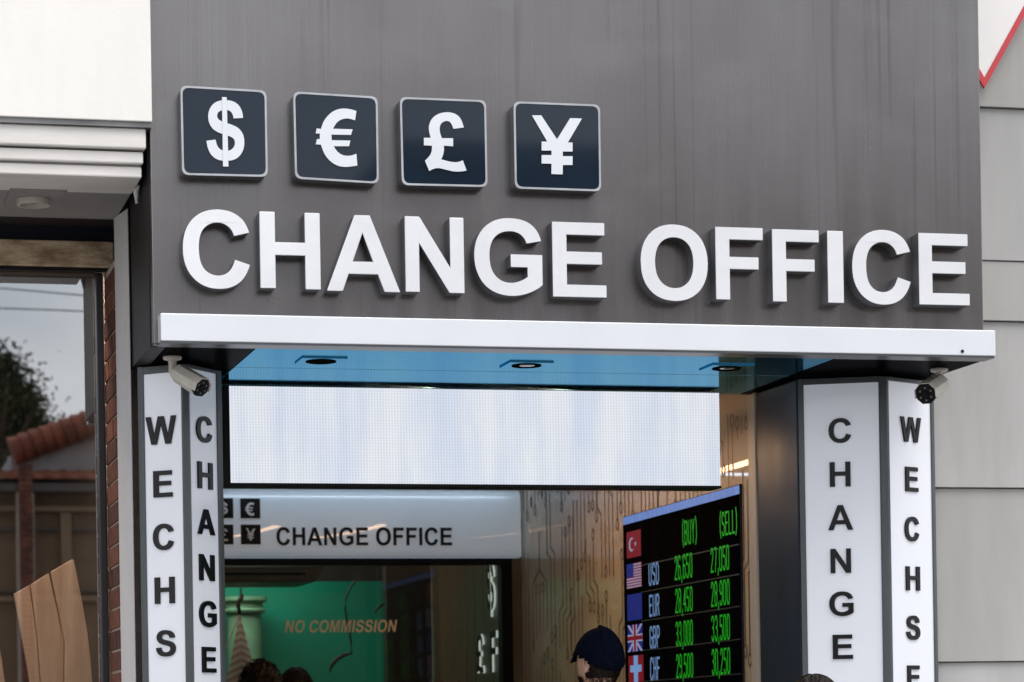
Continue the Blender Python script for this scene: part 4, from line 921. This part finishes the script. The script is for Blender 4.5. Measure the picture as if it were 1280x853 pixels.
p = onX(174.5, 243, X0 - .006)
t = thing('cable_clip', p, 'small white plastic clip on the dark side of the fascia beside the cornice', 'cable clip')
m = MB(); m.tube([p + Vector((-.005, -.01, .028)), p + Vector((-.012, 0, .008)), p + Vector((-.008, .004, -.03))], [.006, .010, .006], 10); m.build('clip', M_white, t, smooth=True)

# ---- right neighbour: grey lapped cladding
RB = thing('right_building', (6, .6, 0), 'grey building clad in wide lapped panels, right of the exchange office', 'building')
YC = .57
zz = [4.9] + [onY(1232, y, YC).z for y in (135.5, 326.5, 402.3, 611, 828)] + [.95, .3, 0]
for i, (zt_, zb_) in enumerate(zip(zz, zz[1:])):
    m = MB(); x0_ = 4.003; x1_ = 9.0; pr_ = .016 if i != 1 else .006
    m.hexa([(x0_, YC - pr_, zb_ + .003), (x1_, YC - pr_, zb_ + .003), (x1_, YC + .03, zb_ + .003), (x0_, YC + .03, zb_ + .003), (x0_, YC, zt_), (x1_, YC, zt_), (x1_, YC + .03, zt_), (x0_, YC + .03, zt_)])
    m.build('cladding_panel', M_clad[(i * 3) % 2], RB, bevel=.0015)
m = MB(); m.box(4.003, 9.0, YC + .031, 8.5, 0, 4.9); m.build('wall', M_clad[0], RB)
# pointed-down triangular road sign on the cladding
YS = .50
v = onY(1230.8, 110.5, YS); e1 = onY(1280, 21, YS); ux = (e1 - v).normalized(); L_ = .52
tip = Vector((v.x, v.z)); d1 = Vector((ux.x, ux.z)); d2 = Vector((-d1.x, d1.y))
T = thing('triangular_sign', (v.x, YS, v.z), 'white triangular sign with a red border pointing down, at the top right corner', 'sign')
def trimesh(off, y, y2):
    """triangle shrunk by off from every side"""
    top = d1.y * L_; half = d1.x * L_; k = off / (d1.x)   # along the axis at the tip
    a = Vector((tip.x, tip.y + k)); h = top - off - k; hw = h * d1.x / d1.y
    return [(a.x, a.y), (a.x + hw, a.y + h), (a.x - hw, a.y + h)]
rl = lambda tri, y: [(x, y, z) for x, z in tri]
outer, inner = trimesh(0, 0, 0), trimesh(.020, 0, 0)
m = MB(); m.add(rl(outer, YS) + rl(inner, YS) + rl(outer, YS + .012) + rl(inner, YS + .012), [(0, 1, 4, 3), (1, 2, 5, 4), (2, 0, 3, 5), (0, 1, 7, 6), (1, 2, 8, 7), (2, 0, 6, 8)]); m.build('border', M_signr, T)
m = MB(); m.add(rl(inner, YS + .002) + rl(inner, YS + .011), [(0, 1, 2), (5, 4, 3)]); m.build('face', M_signw, T)
m = MB(); m.box(tip.x - .03, tip.x + .03, YS + .0125, YC - .004, tip.y + .2, tip.y + .26); m.build('bracket', M_trim, T)

# ---- across the street (seen mirrored in the display window)
VY = 30.0; HY = 2 * GY - VY
def vm(px, py, Yv=VY): w = onY(px, py, Yv); return Vector((w.x, 2 * GY - Yv, w.z))
z_ridge, z_eave = vm(60, 572).z, vm(60, 607).z
H = thing('opposite_house', (5, HY, 0), 'low rendered house with a red tiled roof, mirrored in the display window', 'house')
hx0, hx1 = -9.0, 16.0
m = MB(); m.box(hx0, hx1, HY - 8, HY, -.1, z_eave - .1); m.build('wall', M_house, H)
rd = 3.0
m = MB(); m.add([(hx0 - .3, HY + .35, z_eave), (hx1 + .3, HY + .35, z_eave), (hx1 + .3, HY - rd, z_ridge), (hx0 - .3, HY - rd, z_ridge), (hx0 - .3, HY + .35, z_eave - .1), (hx1 + .3, HY + .35, z_eave - .1), (hx1 + .3, HY - 8, z_eave - .1), (hx0 - .3, HY - 8, z_eave - .1)], [(0, 1, 2, 3), (0, 1, 5, 4), (4, 5, 6, 7), (3, 2, 6, 7), (0, 3, 7, 4), (1, 2, 6, 5)])
m.build('roof_deck', M_hdark, H)
tm = MB(); sl = Vector((0, -rd - .35, z_ridge - z_eave)); nrows = 9
for r in range(nrows):
    a = Vector((0, HY + .35, z_eave)) + sl * (r / nrows); b = Vector((0, HY + .35, z_eave)) + sl * ((r + 1.12) / nrows)
    for c in range(int((hx1 - hx0) / .24)):
        x = hx0 + c * .24; jz = rnd.uniform(0, .015)
        vs = []
        for q in (a, b):
            for dx, dz in ((0, .02), (.06, .09), (.12, .10), (.18, .05), (.24, .02)): vs.append((x + dx, q.y, q.z + dz + jz + (.03 if q is a else 0)))
        tm.add(vs, [(i, i + 1, 6 + i, 5 + i) for i in range(4)] + [(0, 1, 2, 3, 4)])
tag(tm.build('roof_tiles', M_tile, H), kind='stuff')
for py0, py1, pj, mt in ((610, 617, .40, M_hdark), (634, 640, .16, M_ledge), (660, 664, .10, M_hdark), (738, 741, .08, M_hdark), (746, 752, .10, M_ledge)):
    m = MB(); m.box(hx0, hx1, HY + .001, HY + pj, vm(60, py1).z, vm(60, py0).z); m.build('string_course', mt, H)
for pxa, pxb in ((75, 88), (-60, -47), (210, 223)):
    a, b = vm(pxa, 650), vm(pxb, 650); m = MB(); m.box(min(a.x, b.x), max(a.x, b.x), HY + .002, HY + .12, 0, vm(60, 641).z); m.build('pilaster', M_ledge, H)
a, b = vm(21, 650), vm(38, 650)
bp = MB(); w = abs(b.x - a.x); z = 0; r = 0
while z < z_eave + .2:
    for k_ in range(2):
        o_ = (0, .55)[k_] if r % 2 else (0, .4)[k_]; e_ = (.53, 1)[k_] if r % 2 else (.38, 1)[k_]
        bp.box(min(a.x, b.x) + o_ * w, min(a.x, b.x) + e_ * w, HY + .38, HY + .46, z, z + .066, rnd.randrange(3))
    z += .075; r += 1
o = tag(bp.build('brick_pilaster', M_brick, H), kind='stuff')
m = MB(); m.box(min(a.x, b.x) - .02, max(a.x, b.x) + .02, HY + .003, HY + .379, 0, z_eave - .12); m.build('pilaster', M_mortar, H)
for xx in (-6, -3, 7, 10, 13):
    m = MB(); m.box(xx, xx + 1.1, HY + .001, HY + .05, 1.0, 2.5); f = m.build('window', M_ledge, H)
    m = MB(); m.box(xx + .08, xx + 1.02, HY + .0505, HY + .06, 1.08, 2.42); m.build('pane', M_lens, f)
# gable behind with a line of ridge tiles
G0, G1 = vm(14, 569, 33), vm(128, 528, 33)
H2 = thing('gabled_house', (G1.x, G1.y, 0), 'grey gabled house behind the low roof, its rounded verge tiles mirrored in the display window', 'house')
top = G1 + (G1 - G0) * .6; endp = Vector((2 * top.x - G0.x, G0.y, G0.z))
m = MB(); m.add([(G0.x, G0.y, -.1), (endp.x, G0.y, -.1), tuple(endp), tuple(top), tuple(G0)] + [(p_[0], G0.y - 6, p_[2]) for p_ in ((G0.x, 0, -.1), (endp.x, 0, -.1), endp, top, G0)], [(0, 1, 2, 3, 4), (9, 8, 7, 6, 5), (0, 1, 6, 5), (1, 2, 7, 6), (2, 3, 8, 7), (3, 4, 9, 8), (4, 0, 5, 9)])
m.build('wall', M_lsoff, H2)
for (s_, e_) in ((G0, top), (top, endp)):
    n_ = 14
    for i in range(n_):
        p_, q_ = s_.lerp(e_, i / n_), s_.lerp(e_, (i + 1.15) / n_)
        m = MB(); m.tube([p_ + Vector((0, .1, .04)), q_ + Vector((0, .1, .04))], [.22, .18], 14); m.build('verge_tile', M_tile, H2, smooth=True)
# trees behind
def tree(cx, cy, h, rad, label, n=22000, seed=1, base=1.2):
    rg = random.Random(seed)
    t = thing('tree', (cx, cy, 0), label, 'tree', 'trees across the street')
    m = MB(); m.tube([(cx, cy, -.1), (cx + .1, cy, h * .3), (cx, cy + .1, h * .6), (cx - .05, cy, h * .93)], [.26, .2, .13, .03], 10)
    for i in range(16):
        a = rg.random() * 6.28; z0 = h * (.2 + .045 * i); r_ = rad * (1 - i / 22)
        m.tube([(cx, cy, z0), (cx + math.cos(a) * r_ * .5, cy + math.sin(a) * r_ * .5, z0 + .25), (cx + math.cos(a) * r_ * .9, cy + math.sin(a) * r_ * .9, z0 + .7)], [.07, .045, .015], 6)
    m.build('trunk', M_bark, t, smooth=True)
    m = MB(); cl = []
    for i in range(110):
        f = rg.random(); a = rg.random() * 6.28; rmax = rad * (1 - f) ** .75 + .12; q = rmax * math.sqrt(rg.random()); cl.append((Vector((cx + math.cos(a) * q, cy + math.sin(a) * q, base + f * (h - base))), .25 + .35 * (1 - f) * rg.random() + .1))
    for i in range(n):
        c, s = cl[rg.randrange(len(cl))]; p_ = c + Vector((rg.gauss(0, 1), rg.gauss(0, 1), rg.gauss(0, .8))) * s * .55
        u = Vector((rg.gauss(0, 1), rg.gauss(0, 1), rg.gauss(0, 1))).normalized(); w_ = u.orthogonal().normalized(); sz = rg.uniform(.03, .065)
        m.add([p_ - u * sz, p_ + w_ * sz * .5, p_ + u * sz, p_ - w_ * sz * .5], [(0, 1, 2, 3)], 0 if rg.random() < .5 else 1)
    m.build('crown', M_leaf, t)
tp = vm(-4, 449, 36); tree(tp.x, tp.y, tp.z, 1.7, 'dark pointed tree mirrored at the left of the display window', seed=4, base=1.5)
tp = vm(27, 484, 37); tree(tp.x, tp.y - .5, tp.z, 1.0, 'smaller pointed tree mirrored just right of a larger one', seed=9, n=13000, base=1.5)
tree(13, -33, 6.5, 2.2, 'broad tree across the street behind the camera', seed=12, base=2)
tree(6.6, -31.5, 8.2, 2.0, 'tall broad tree across the street beside a beige apartment block', seed=21, base=2)
AB = thing('apartment_block', (16, -34, 0), 'beige apartment block across the street, mirrored in the dark fascia and tiles', 'building')
m = MB(); m.box(9.4, 26, -46, -34, -.1, 10.2); m.build('wall', M_house, AB)
m = MB(); m.box(9.1, 26.3, -46.3, -33.7, 10.2, 10.55); m.build('roof', M_ledge, AB)
for fl_ in range(3):
    for c_ in range(6):
        x_ = 10.4 + 2.6 * c_; z_ = 1.0 + 3.1 * fl_
        m = MB(); m.box(x_, x_ + 1.3, -33.999, -33.93, z_, z_ + 1.6); f_ = m.build('window', M_ledge, AB)
        m = MB(); m.box(x_ + .08, x_ + 1.22, -33.9295, -33.92, z_ + .08, z_ + 1.52); m.build('pane', M_lens, f_)
# overhead wires across the street
for (a, b) in (((0, 360.5), (97, 369)), ((0, 385.5), (97, 389))):
    pa, pb_ = vm(*a, 20), vm(*b, 20); d = pb_ - pa; pts = [pa + d * s for s in (-6, -3, 0, 1, 4, 8)]
    m = MB(); m.tube(pts, .007, 6); tag(m.build('overhead_wire', M_wire), 'upper of two overhead wires mirrored in the display window' if a[1] < 370 else 'lower of two overhead wires mirrored in the display window', 'wire', 'overhead wires')

# ================================================================== people
def person(name_label, at, height, facing, shirt, hair, voxel=.012, cap=False, beard=False, female=False):
    """standing figure: skinned skeleton plus a shaped head, welded into one surface"""
    x, y = at; k = height / 1.75; fx, fy = facing
    F = Vector((fx, fy, 0)).normalized(); Rr = Vector((F.y, -F.x, 0))      # right hand side
    O = Vector((x, y, 0))
    def W_(r, f, z): return O + Rr * r * k + F * f * k + Vector((0, 0, z * k))
    t = thing('person', (x, y, 0), name_label, 'person')
    vs, es, rad = [], [], []
    def V(r, f, z, a, b=None, par=None):
        vs.append(W_(r, f, z)); rad.append((a * k, (b or a) * k)); i = len(vs) - 1
        if par is not None: es.append((par, i))
        return i
    sw = .17 if female else .19
    pel = V(0, 0, .95, .145, .11); wst = V(0, 0, 1.12, .13, .10, pel); ch = V(0, .01, 1.30, .15, .115, wst); nb = V(0, -.005, 1.44, .10, .085, ch); nk = V(0, .005, 1.50, .056, .058, nb); nh = V(0, .02, 1.58, .054, .056, nk)
    for s in (-1, 1):
        hp = V(.09 * s, 0, .88, .092, None, pel); kn = V(.10 * s, .015, .50, .058, None, hp); an = V(.105 * s, -.01, .09, .040, None, kn); he = V(.105 * s, .03, .045, .042, None, an); V(.115 * s, .16, .03, .034, None, he)
        sh = V(sw * s, -.005, 1.41, .062, None, nb); el = V((sw + .06) * s, -.02, 1.11, .044, None, sh); wr = V((sw + .065) * s, .06, .86, .028, None, el); pm = V((sw + .062) * s, .085, .80, .034, .022, wr)
        for q in range(4):
            b_ = V((sw + .058) * s, .062 + .022 * q, .745, .0095, None, pm); V((sw + .045) * s, .060 + .022 * q, .70 - .006 * (1.5 - abs(q - 1.5)), .008, None, b_)
        tb = V((sw + .045) * s, .125, .79, .011, None, pm); V((sw + .04) * s, .135, .745, .009, None, tb)
    me = bpy.data.meshes.new('body'); me.from_pydata(vs, es, [])
    o = bpy.data.objects.new('body', me); COL.objects.link(o)
    sk = o.modifiers.new('skin', 'SKIN'); sk.use_smooth_shade = True
    if not me.skin_vertices: 
        bm = bmesh.new(); bm.from_mesh(me); bm.verts.layers.skin.verify(); bm.to_mesh(me); bm.free()
    for i, sv in enumerate(me.skin_vertices[0].data): sv.radius = rad[i]; sv.use_root = (i == 0)
    o.modifiers.new('sub', 'SUBSURF').levels = 1
    dg = bpy.context.evaluated_depsgraph_get(); skm = bpy.data.meshes.new_from_object(o.evaluated_get(dg))
    # head
    hc = W_(0, .035, 1.64); hb = MB(); NU, NV = 32, 24
    def headp(th, ph, grow=0):
        # th around (0 = front), ph from -90 to 90
        cx, sx, cz, sz = math.cos(th), math.sin(th), math.cos(ph), math.sin(ph)
        f, r, u = cx * cz, sx * cz, sz
        df = .098 if f > 0 else .094; dr = .074; du = .112 if u > 0 else .122
        P_ = Vector((r * dr, f * df, u * du))
        if u < 0: P_.x *= 1 - .28 * (-u) ** 1.3; P_.y += .018 * (-u) if f > -.2 else 0; P_.y *= (1 - .25 * (-u)) if f < 0 else 1
        # nose, brow, chin, eye hollows
        g_ = lambda a, b, c, d: math.exp(-((r * dr - a) / c) ** 2 - ((u * du - b) / d) ** 2) if f > 0 else 0
        P_.y += .020 * g_(0, -.030, .013, .020) + .010 * g_(0, -.008, .010, .022) + .006 * g_(0, .020, .045, .010) + .008 * g_(0, -.098, .022, .016) + .005 * g_(0, -.062, .020, .008)
        P_.y -= .007 * (g_(.031, .004, .014, .010) + g_(-.031, .004, .014, .010)) + .004 * g_(0, -.071, .02, .004)
        L__ = P_.length; P_ = P_ * ((L__ + grow) / L__)
        return hc + (Rr * P_.x + F * P_.y + Vector((0, 0, P_.z))) * k
    pts = [headp(2 * math.pi * i / NU, -math.pi / 2 + math.pi * j / NV) for j in range(1, NV) for i in range(NU)]
    hb.add(pts, [(j * NU + i, j * NU + (i + 1) % NU, (j + 1) * NU + (i + 1) % NU, (j + 1) * NU + i) for j in range(NV - 2) for i in range(NU)] + [tuple(range(NU))[::-1], tuple(range((NV - 2) * NU, (NV - 1) * NU))])
    for s in (-1, 1):            # ears: tilted flat ovals with a rim
        n = 12
        for ring in range(1):
            e = []
            for lay, (sc, out) in enumerate(((.75, .0), (1.0, .010), (.98, .016), (.62, .012))):
                for i in range(n):
                    a = 2 * math.pi * i / n; yy_ = -.012 + math.cos(a) * .017 * sc - .012 * (out / .016); zz_ = -.018 + math.sin(a) * .032 * sc * (1 if math.sin(a) > 0 else .9)
                    e.append(hc + (Rr * s * (.066 + out) + F * yy_ + Vector((0, 0, zz_))) * k)
            hb.add(e, [(l * n + i, l * n + (i + 1) % n, (l + 1) * n + (i + 1) % n, (l + 1) * n + i) for l in range(3) for i in range(n)] + [tuple(range(n))[::-1], tuple(range(3 * n, 4 * n))])
    base = len(skm.vertices)
    av = [v_.co.copy() for v_ in skm.vertices] + [Vector(p_) for p_ in hb.v]
    af = [tuple(p_.vertices) for p_ in skm.polygons] + [tuple(base + i for i in f_) for f_ in hb.f]
    bpy.data.objects.remove(o); m2 = bpy.data.meshes.new('body'); m2.from_pydata([tuple(v_) for v_ in av], [], af)
    bm = bmesh.new(); bm.from_mesh(m2); bmesh.ops.recalc_face_normals(bm, faces=bm.faces); bm.to_mesh(m2); bm.free()
    tmp = bpy.data.objects.new('tmp', m2); COL.objects.link(tmp); rm = tmp.modifiers.new('r', 'REMESH'); rm.mode = 'VOXEL'; rm.voxel_size = voxel; rm.use_smooth_shade = True
    sm = tmp.modifiers.new('s', 'SMOOTH'); sm.iterations = 1; sm.factor = .4
    dg = bpy.context.evaluated_depsgraph_get(); fin = bpy.data.meshes.new_from_object(tmp.evaluated_get(dg)); bpy.data.objects.remove(tmp)
    fin.name = 'body'; fin.materials.clear(); fin.materials.append(M_skin); link('body', fin, t)
    # eyes
    for s in (-1, 1):
        p_ = hc + (Rr * s * .031 + F * .083 + Vector((0, 0, .004))) * k; m = MB(); m.lathe([(0, .006), (.006, .005), (.010, .001), (.011, -.004)], p_, F, 14); m.build('eye', M_ir, t, smooth=True)
    # clothes: shells grown from the body surface, cut at neck, cuffs and waist
    fv = [v_.co for v_ in fin.vertices]; fn = [v_.normal.copy() for v_ in fin.vertices]
    def shell(nm, keep, grow, mat):
        idx = {}; vv, ff = [], []
        for p_ in fin.polygons:
            if all(keep(fv[i]) for i in p_.vertices):
                f_ = []
                for i in p_.vertices:
                    if i not in idx: idx[i] = len(vv); vv.append(tuple(fv[i] + fn[i] * grow))
                    f_.append(idx[i])
                ff.append(f_)
        me_ = bpy.data.meshes.new(nm); me_.from_pydata(vv, [], ff); me_.materials.append(mat); me_.polygons.foreach_set('use_smooth', [True] * len(ff)); return link(nm, me_, t)
    loc = lambda v_: (v_ - O) / k
    shell('shirt', lambda v_: 0.93 < loc(v_).z < 1.475 and not (loc(v_).z < 1.0 and abs(loc(v_).dot(Rr)) > sw + .01), .012, M_cloth[shirt])
    shell('trousers', lambda v_: .08 < loc(v_).z < .96 and abs(loc(v_).dot(Rr)) < sw + .005, .009, M_trous)
    shell('shoes', lambda v_: loc(v_).z < .085, .008, M_blackm)
    # hair
    rg = random.Random(int(x * 1000) & 1023)
    def hshell(nm, fn_, mat, grow, smooth=True):
        m = MB(); NU2, NV2 = 48, 36; grid = {}
        def P(i, j):
            if (i, j) not in grid: grid[(i, j)] = len(m.v); m.v.append(tuple(headp(2 * math.pi * i / NU2, -math.pi / 2 + math.pi * j / NV2, grow(2 * math.pi * i / NU2, -math.pi / 2 + math.pi * j / NV2))))
            return grid[(i, j)]
        for j in range(NV2):
            for i in range(NU2):
                th, ph = 2 * math.pi * (i + .5) / NU2, -math.pi / 2 + math.pi * (j + .5) / NV2
                if th > math.pi: th -= 2 * math.pi
                if fn_(th, ph): m.f.append((P(i, j), P((i + 1) % NU2, j), P((i + 1) % NU2, j + 1), P(i, j + 1))); m.m.append(0)
        o_ = m.build(nm, mat, t, smooth=True); return o_
    if hair == 'short':
        ho = hshell('hair', lambda th, ph: (abs(th) > 1.75 and ph > -.50) or (abs(th) > 1.25 and ph > .05) or ph > .62, M_hair, lambda th, ph: .005 + .003 * math.sin(th * 23) * math.sin(ph * 31))
        m = MB()
        for i in range(900):
            th = rg.uniform(1.72, 4.56); ph = rg.uniform(-.72, .2); a = headp(th, ph, .003); b = headp(th + rg.gauss(0, .02), ph - .05, .011)
            m.tube([a, b], [.0012, .0005], 3, caps=False)
        m.build('nape_hair', M_hair, ho)
    else:
        g_ = (lambda th, ph: .022 + .006 * math.sin(th * 9 + ph * 7) + .004 * math.sin(ph * 17 + th * 5)) if hair == 'curly' else (lambda th, ph: .013 + .002 * math.sin(th * 19) * math.cos(ph * 3))
        ho = hshell('hair', lambda th, ph: (abs(th) > 1.1 and ph > -1.0) or ph > .45, M_hair, g_)
        m = MB()
        for i in range(420 if hair == 'curly' else 500):
            th = rg.uniform(0, 6.28); ph = math.asin(rg.uniform(-.3, 1))
            if abs((th + math.pi) % (2 * math.pi) - math.pi) < .9 and ph < .5: continue
            if hair == 'curly':
                c_ = headp(th, ph, .026); r_ = rg.uniform(.006, .013); n1 = (c_ - hc).normalized(); u_ = n1.orthogonal().normalized(); u_.rotate(Matrix.Rotation(rg.random() * 6.28, 3, n1)); w_ = n1
                m.tube([c_ + u_ * math.cos(a_) * r_ + w_ * math.sin(a_) * r_ + n1.cross(u_) * a_ * .002 for a_ in [q * .7 for q in range(9)]], .0017, 4, caps=False)
            else:
                m.tube([headp(th + q * .03 * rg.uniform(.5, 1), ph - q * .09, .0135 + .003 * math.sin(q)) for q in range(5)], .0016, 3, caps=False)
        m.build('strands', M_hair, ho)
    if beard:
        hshell('beard', lambda th, ph: abs(th) < 1.45 and ph < -.42 and not (abs(th) < .3 and -.66 < ph < -.52), M_hair, lambda th, ph: .008 + .004 * math.sin(th * 29) * math.sin(ph * 37))
    if cap:
        lowr = lambda th: .14 - .42 * max(0, -math.cos(th)) ** 1.0
        co = hshell('cap', lambda th, ph: ph > lowr(th), M_cap, lambda th, ph: .017 - .004 * max(0, math.sin(ph)) + (.010 * max(0, -math.cos(th)) * max(0, math.sin(ph + .5)) ** 2))
        sl_ = co.modifiers.new('thickness', 'SOLIDIFY'); sl_.thickness = .003
        m = MB(); c_ = headp(math.pi, 1.45, .016); m.lathe([(.0, .009), (.006, .008), (.009, .004), (.009, -.003)], c_, (0, 0, 1), 12); m.build('cap_button', M_cap, co, smooth=True)
        m = MB(); n = 14; vv = []
        for q in range(n + 1):
            th = -1.15 + 2.3 * q / n; a = headp(th, .15, .014); ext = .030 * math.cos(th * .9) ** .6
            for e_, dz in ((0, 0), (.5, -.006), (1, -.016)): b = a + F * ext * e_ * k + Vector((0, 0, dz + .004 - .010 * abs(th) * e_)); vv += [tuple(b)]
        m.add(vv, [(q * 3 + r_, q * 3 + r_ + 1, q * 3 + r_ + 4, q * 3 + r_ + 3) for q in range(n) for r_ in range(2)])
        bo = m.build('cap_brim', M_cap, co, smooth=True); bs = bo.modifiers.new('t', 'SOLIDIFY'); bs.thickness = .004
        for q6 in range(6):
            th = RAD(30 + 60 * q6); gq = lambda ph: .0175 - .004 * max(0, math.sin(ph)) + (.010 * max(0, -math.cos(th)) * max(0, math.sin(ph + .5)) ** 2)
            m = MB(); m.tube([headp(th, .15 + 1.38 * q / 12, gq(.15 + 1.38 * q / 12)) for q in range(13)], .0012, 4, caps=False); m.build('seam', M_cap, co)
        for zq in (-.10, -.02):   # band seam on the cap
            m = MB(); m.tube([headp(2 * math.pi * q / 40, lowr(2 * math.pi * q / 40) - zq + .03, .0185) for q in range(41)], .0011, 4, caps=False); m.build('seam', M_cap, co)
    return t
def headpos(px, py, Y): w = onY(px, py, Y); return w
w = headpos(754.5, 783, .75)
person('man in a dark cap with a short beard facing the rate board, seen from behind', (w.x, w.y), (w.z - .018) / 1.752 * 1.75 + .0, (-.33, .94), 0, 'short', voxel=.007, cap=True, beard=True)
w = headpos(326, 827, 3.1); person('person with dark curly hair in front of the inner window, left of another head', (w.x, w.y), (w.z - .02), (.1, 1), 1, 'curly', female=True)
w = headpos(372, 834.5, 3.75); person('person with smooth dark hair in front of the inner window, right of a curly head', (w.x, w.y), (w.z - .012), (-.1, 1), 2, 'smooth')
w = headpos(1029, 843, -.55); person('dark haired person passing the right sign pillar, only the crown in view', (w.x, w.y), (w.z - .012), (-1, .25), 0, 'smooth', female=True)
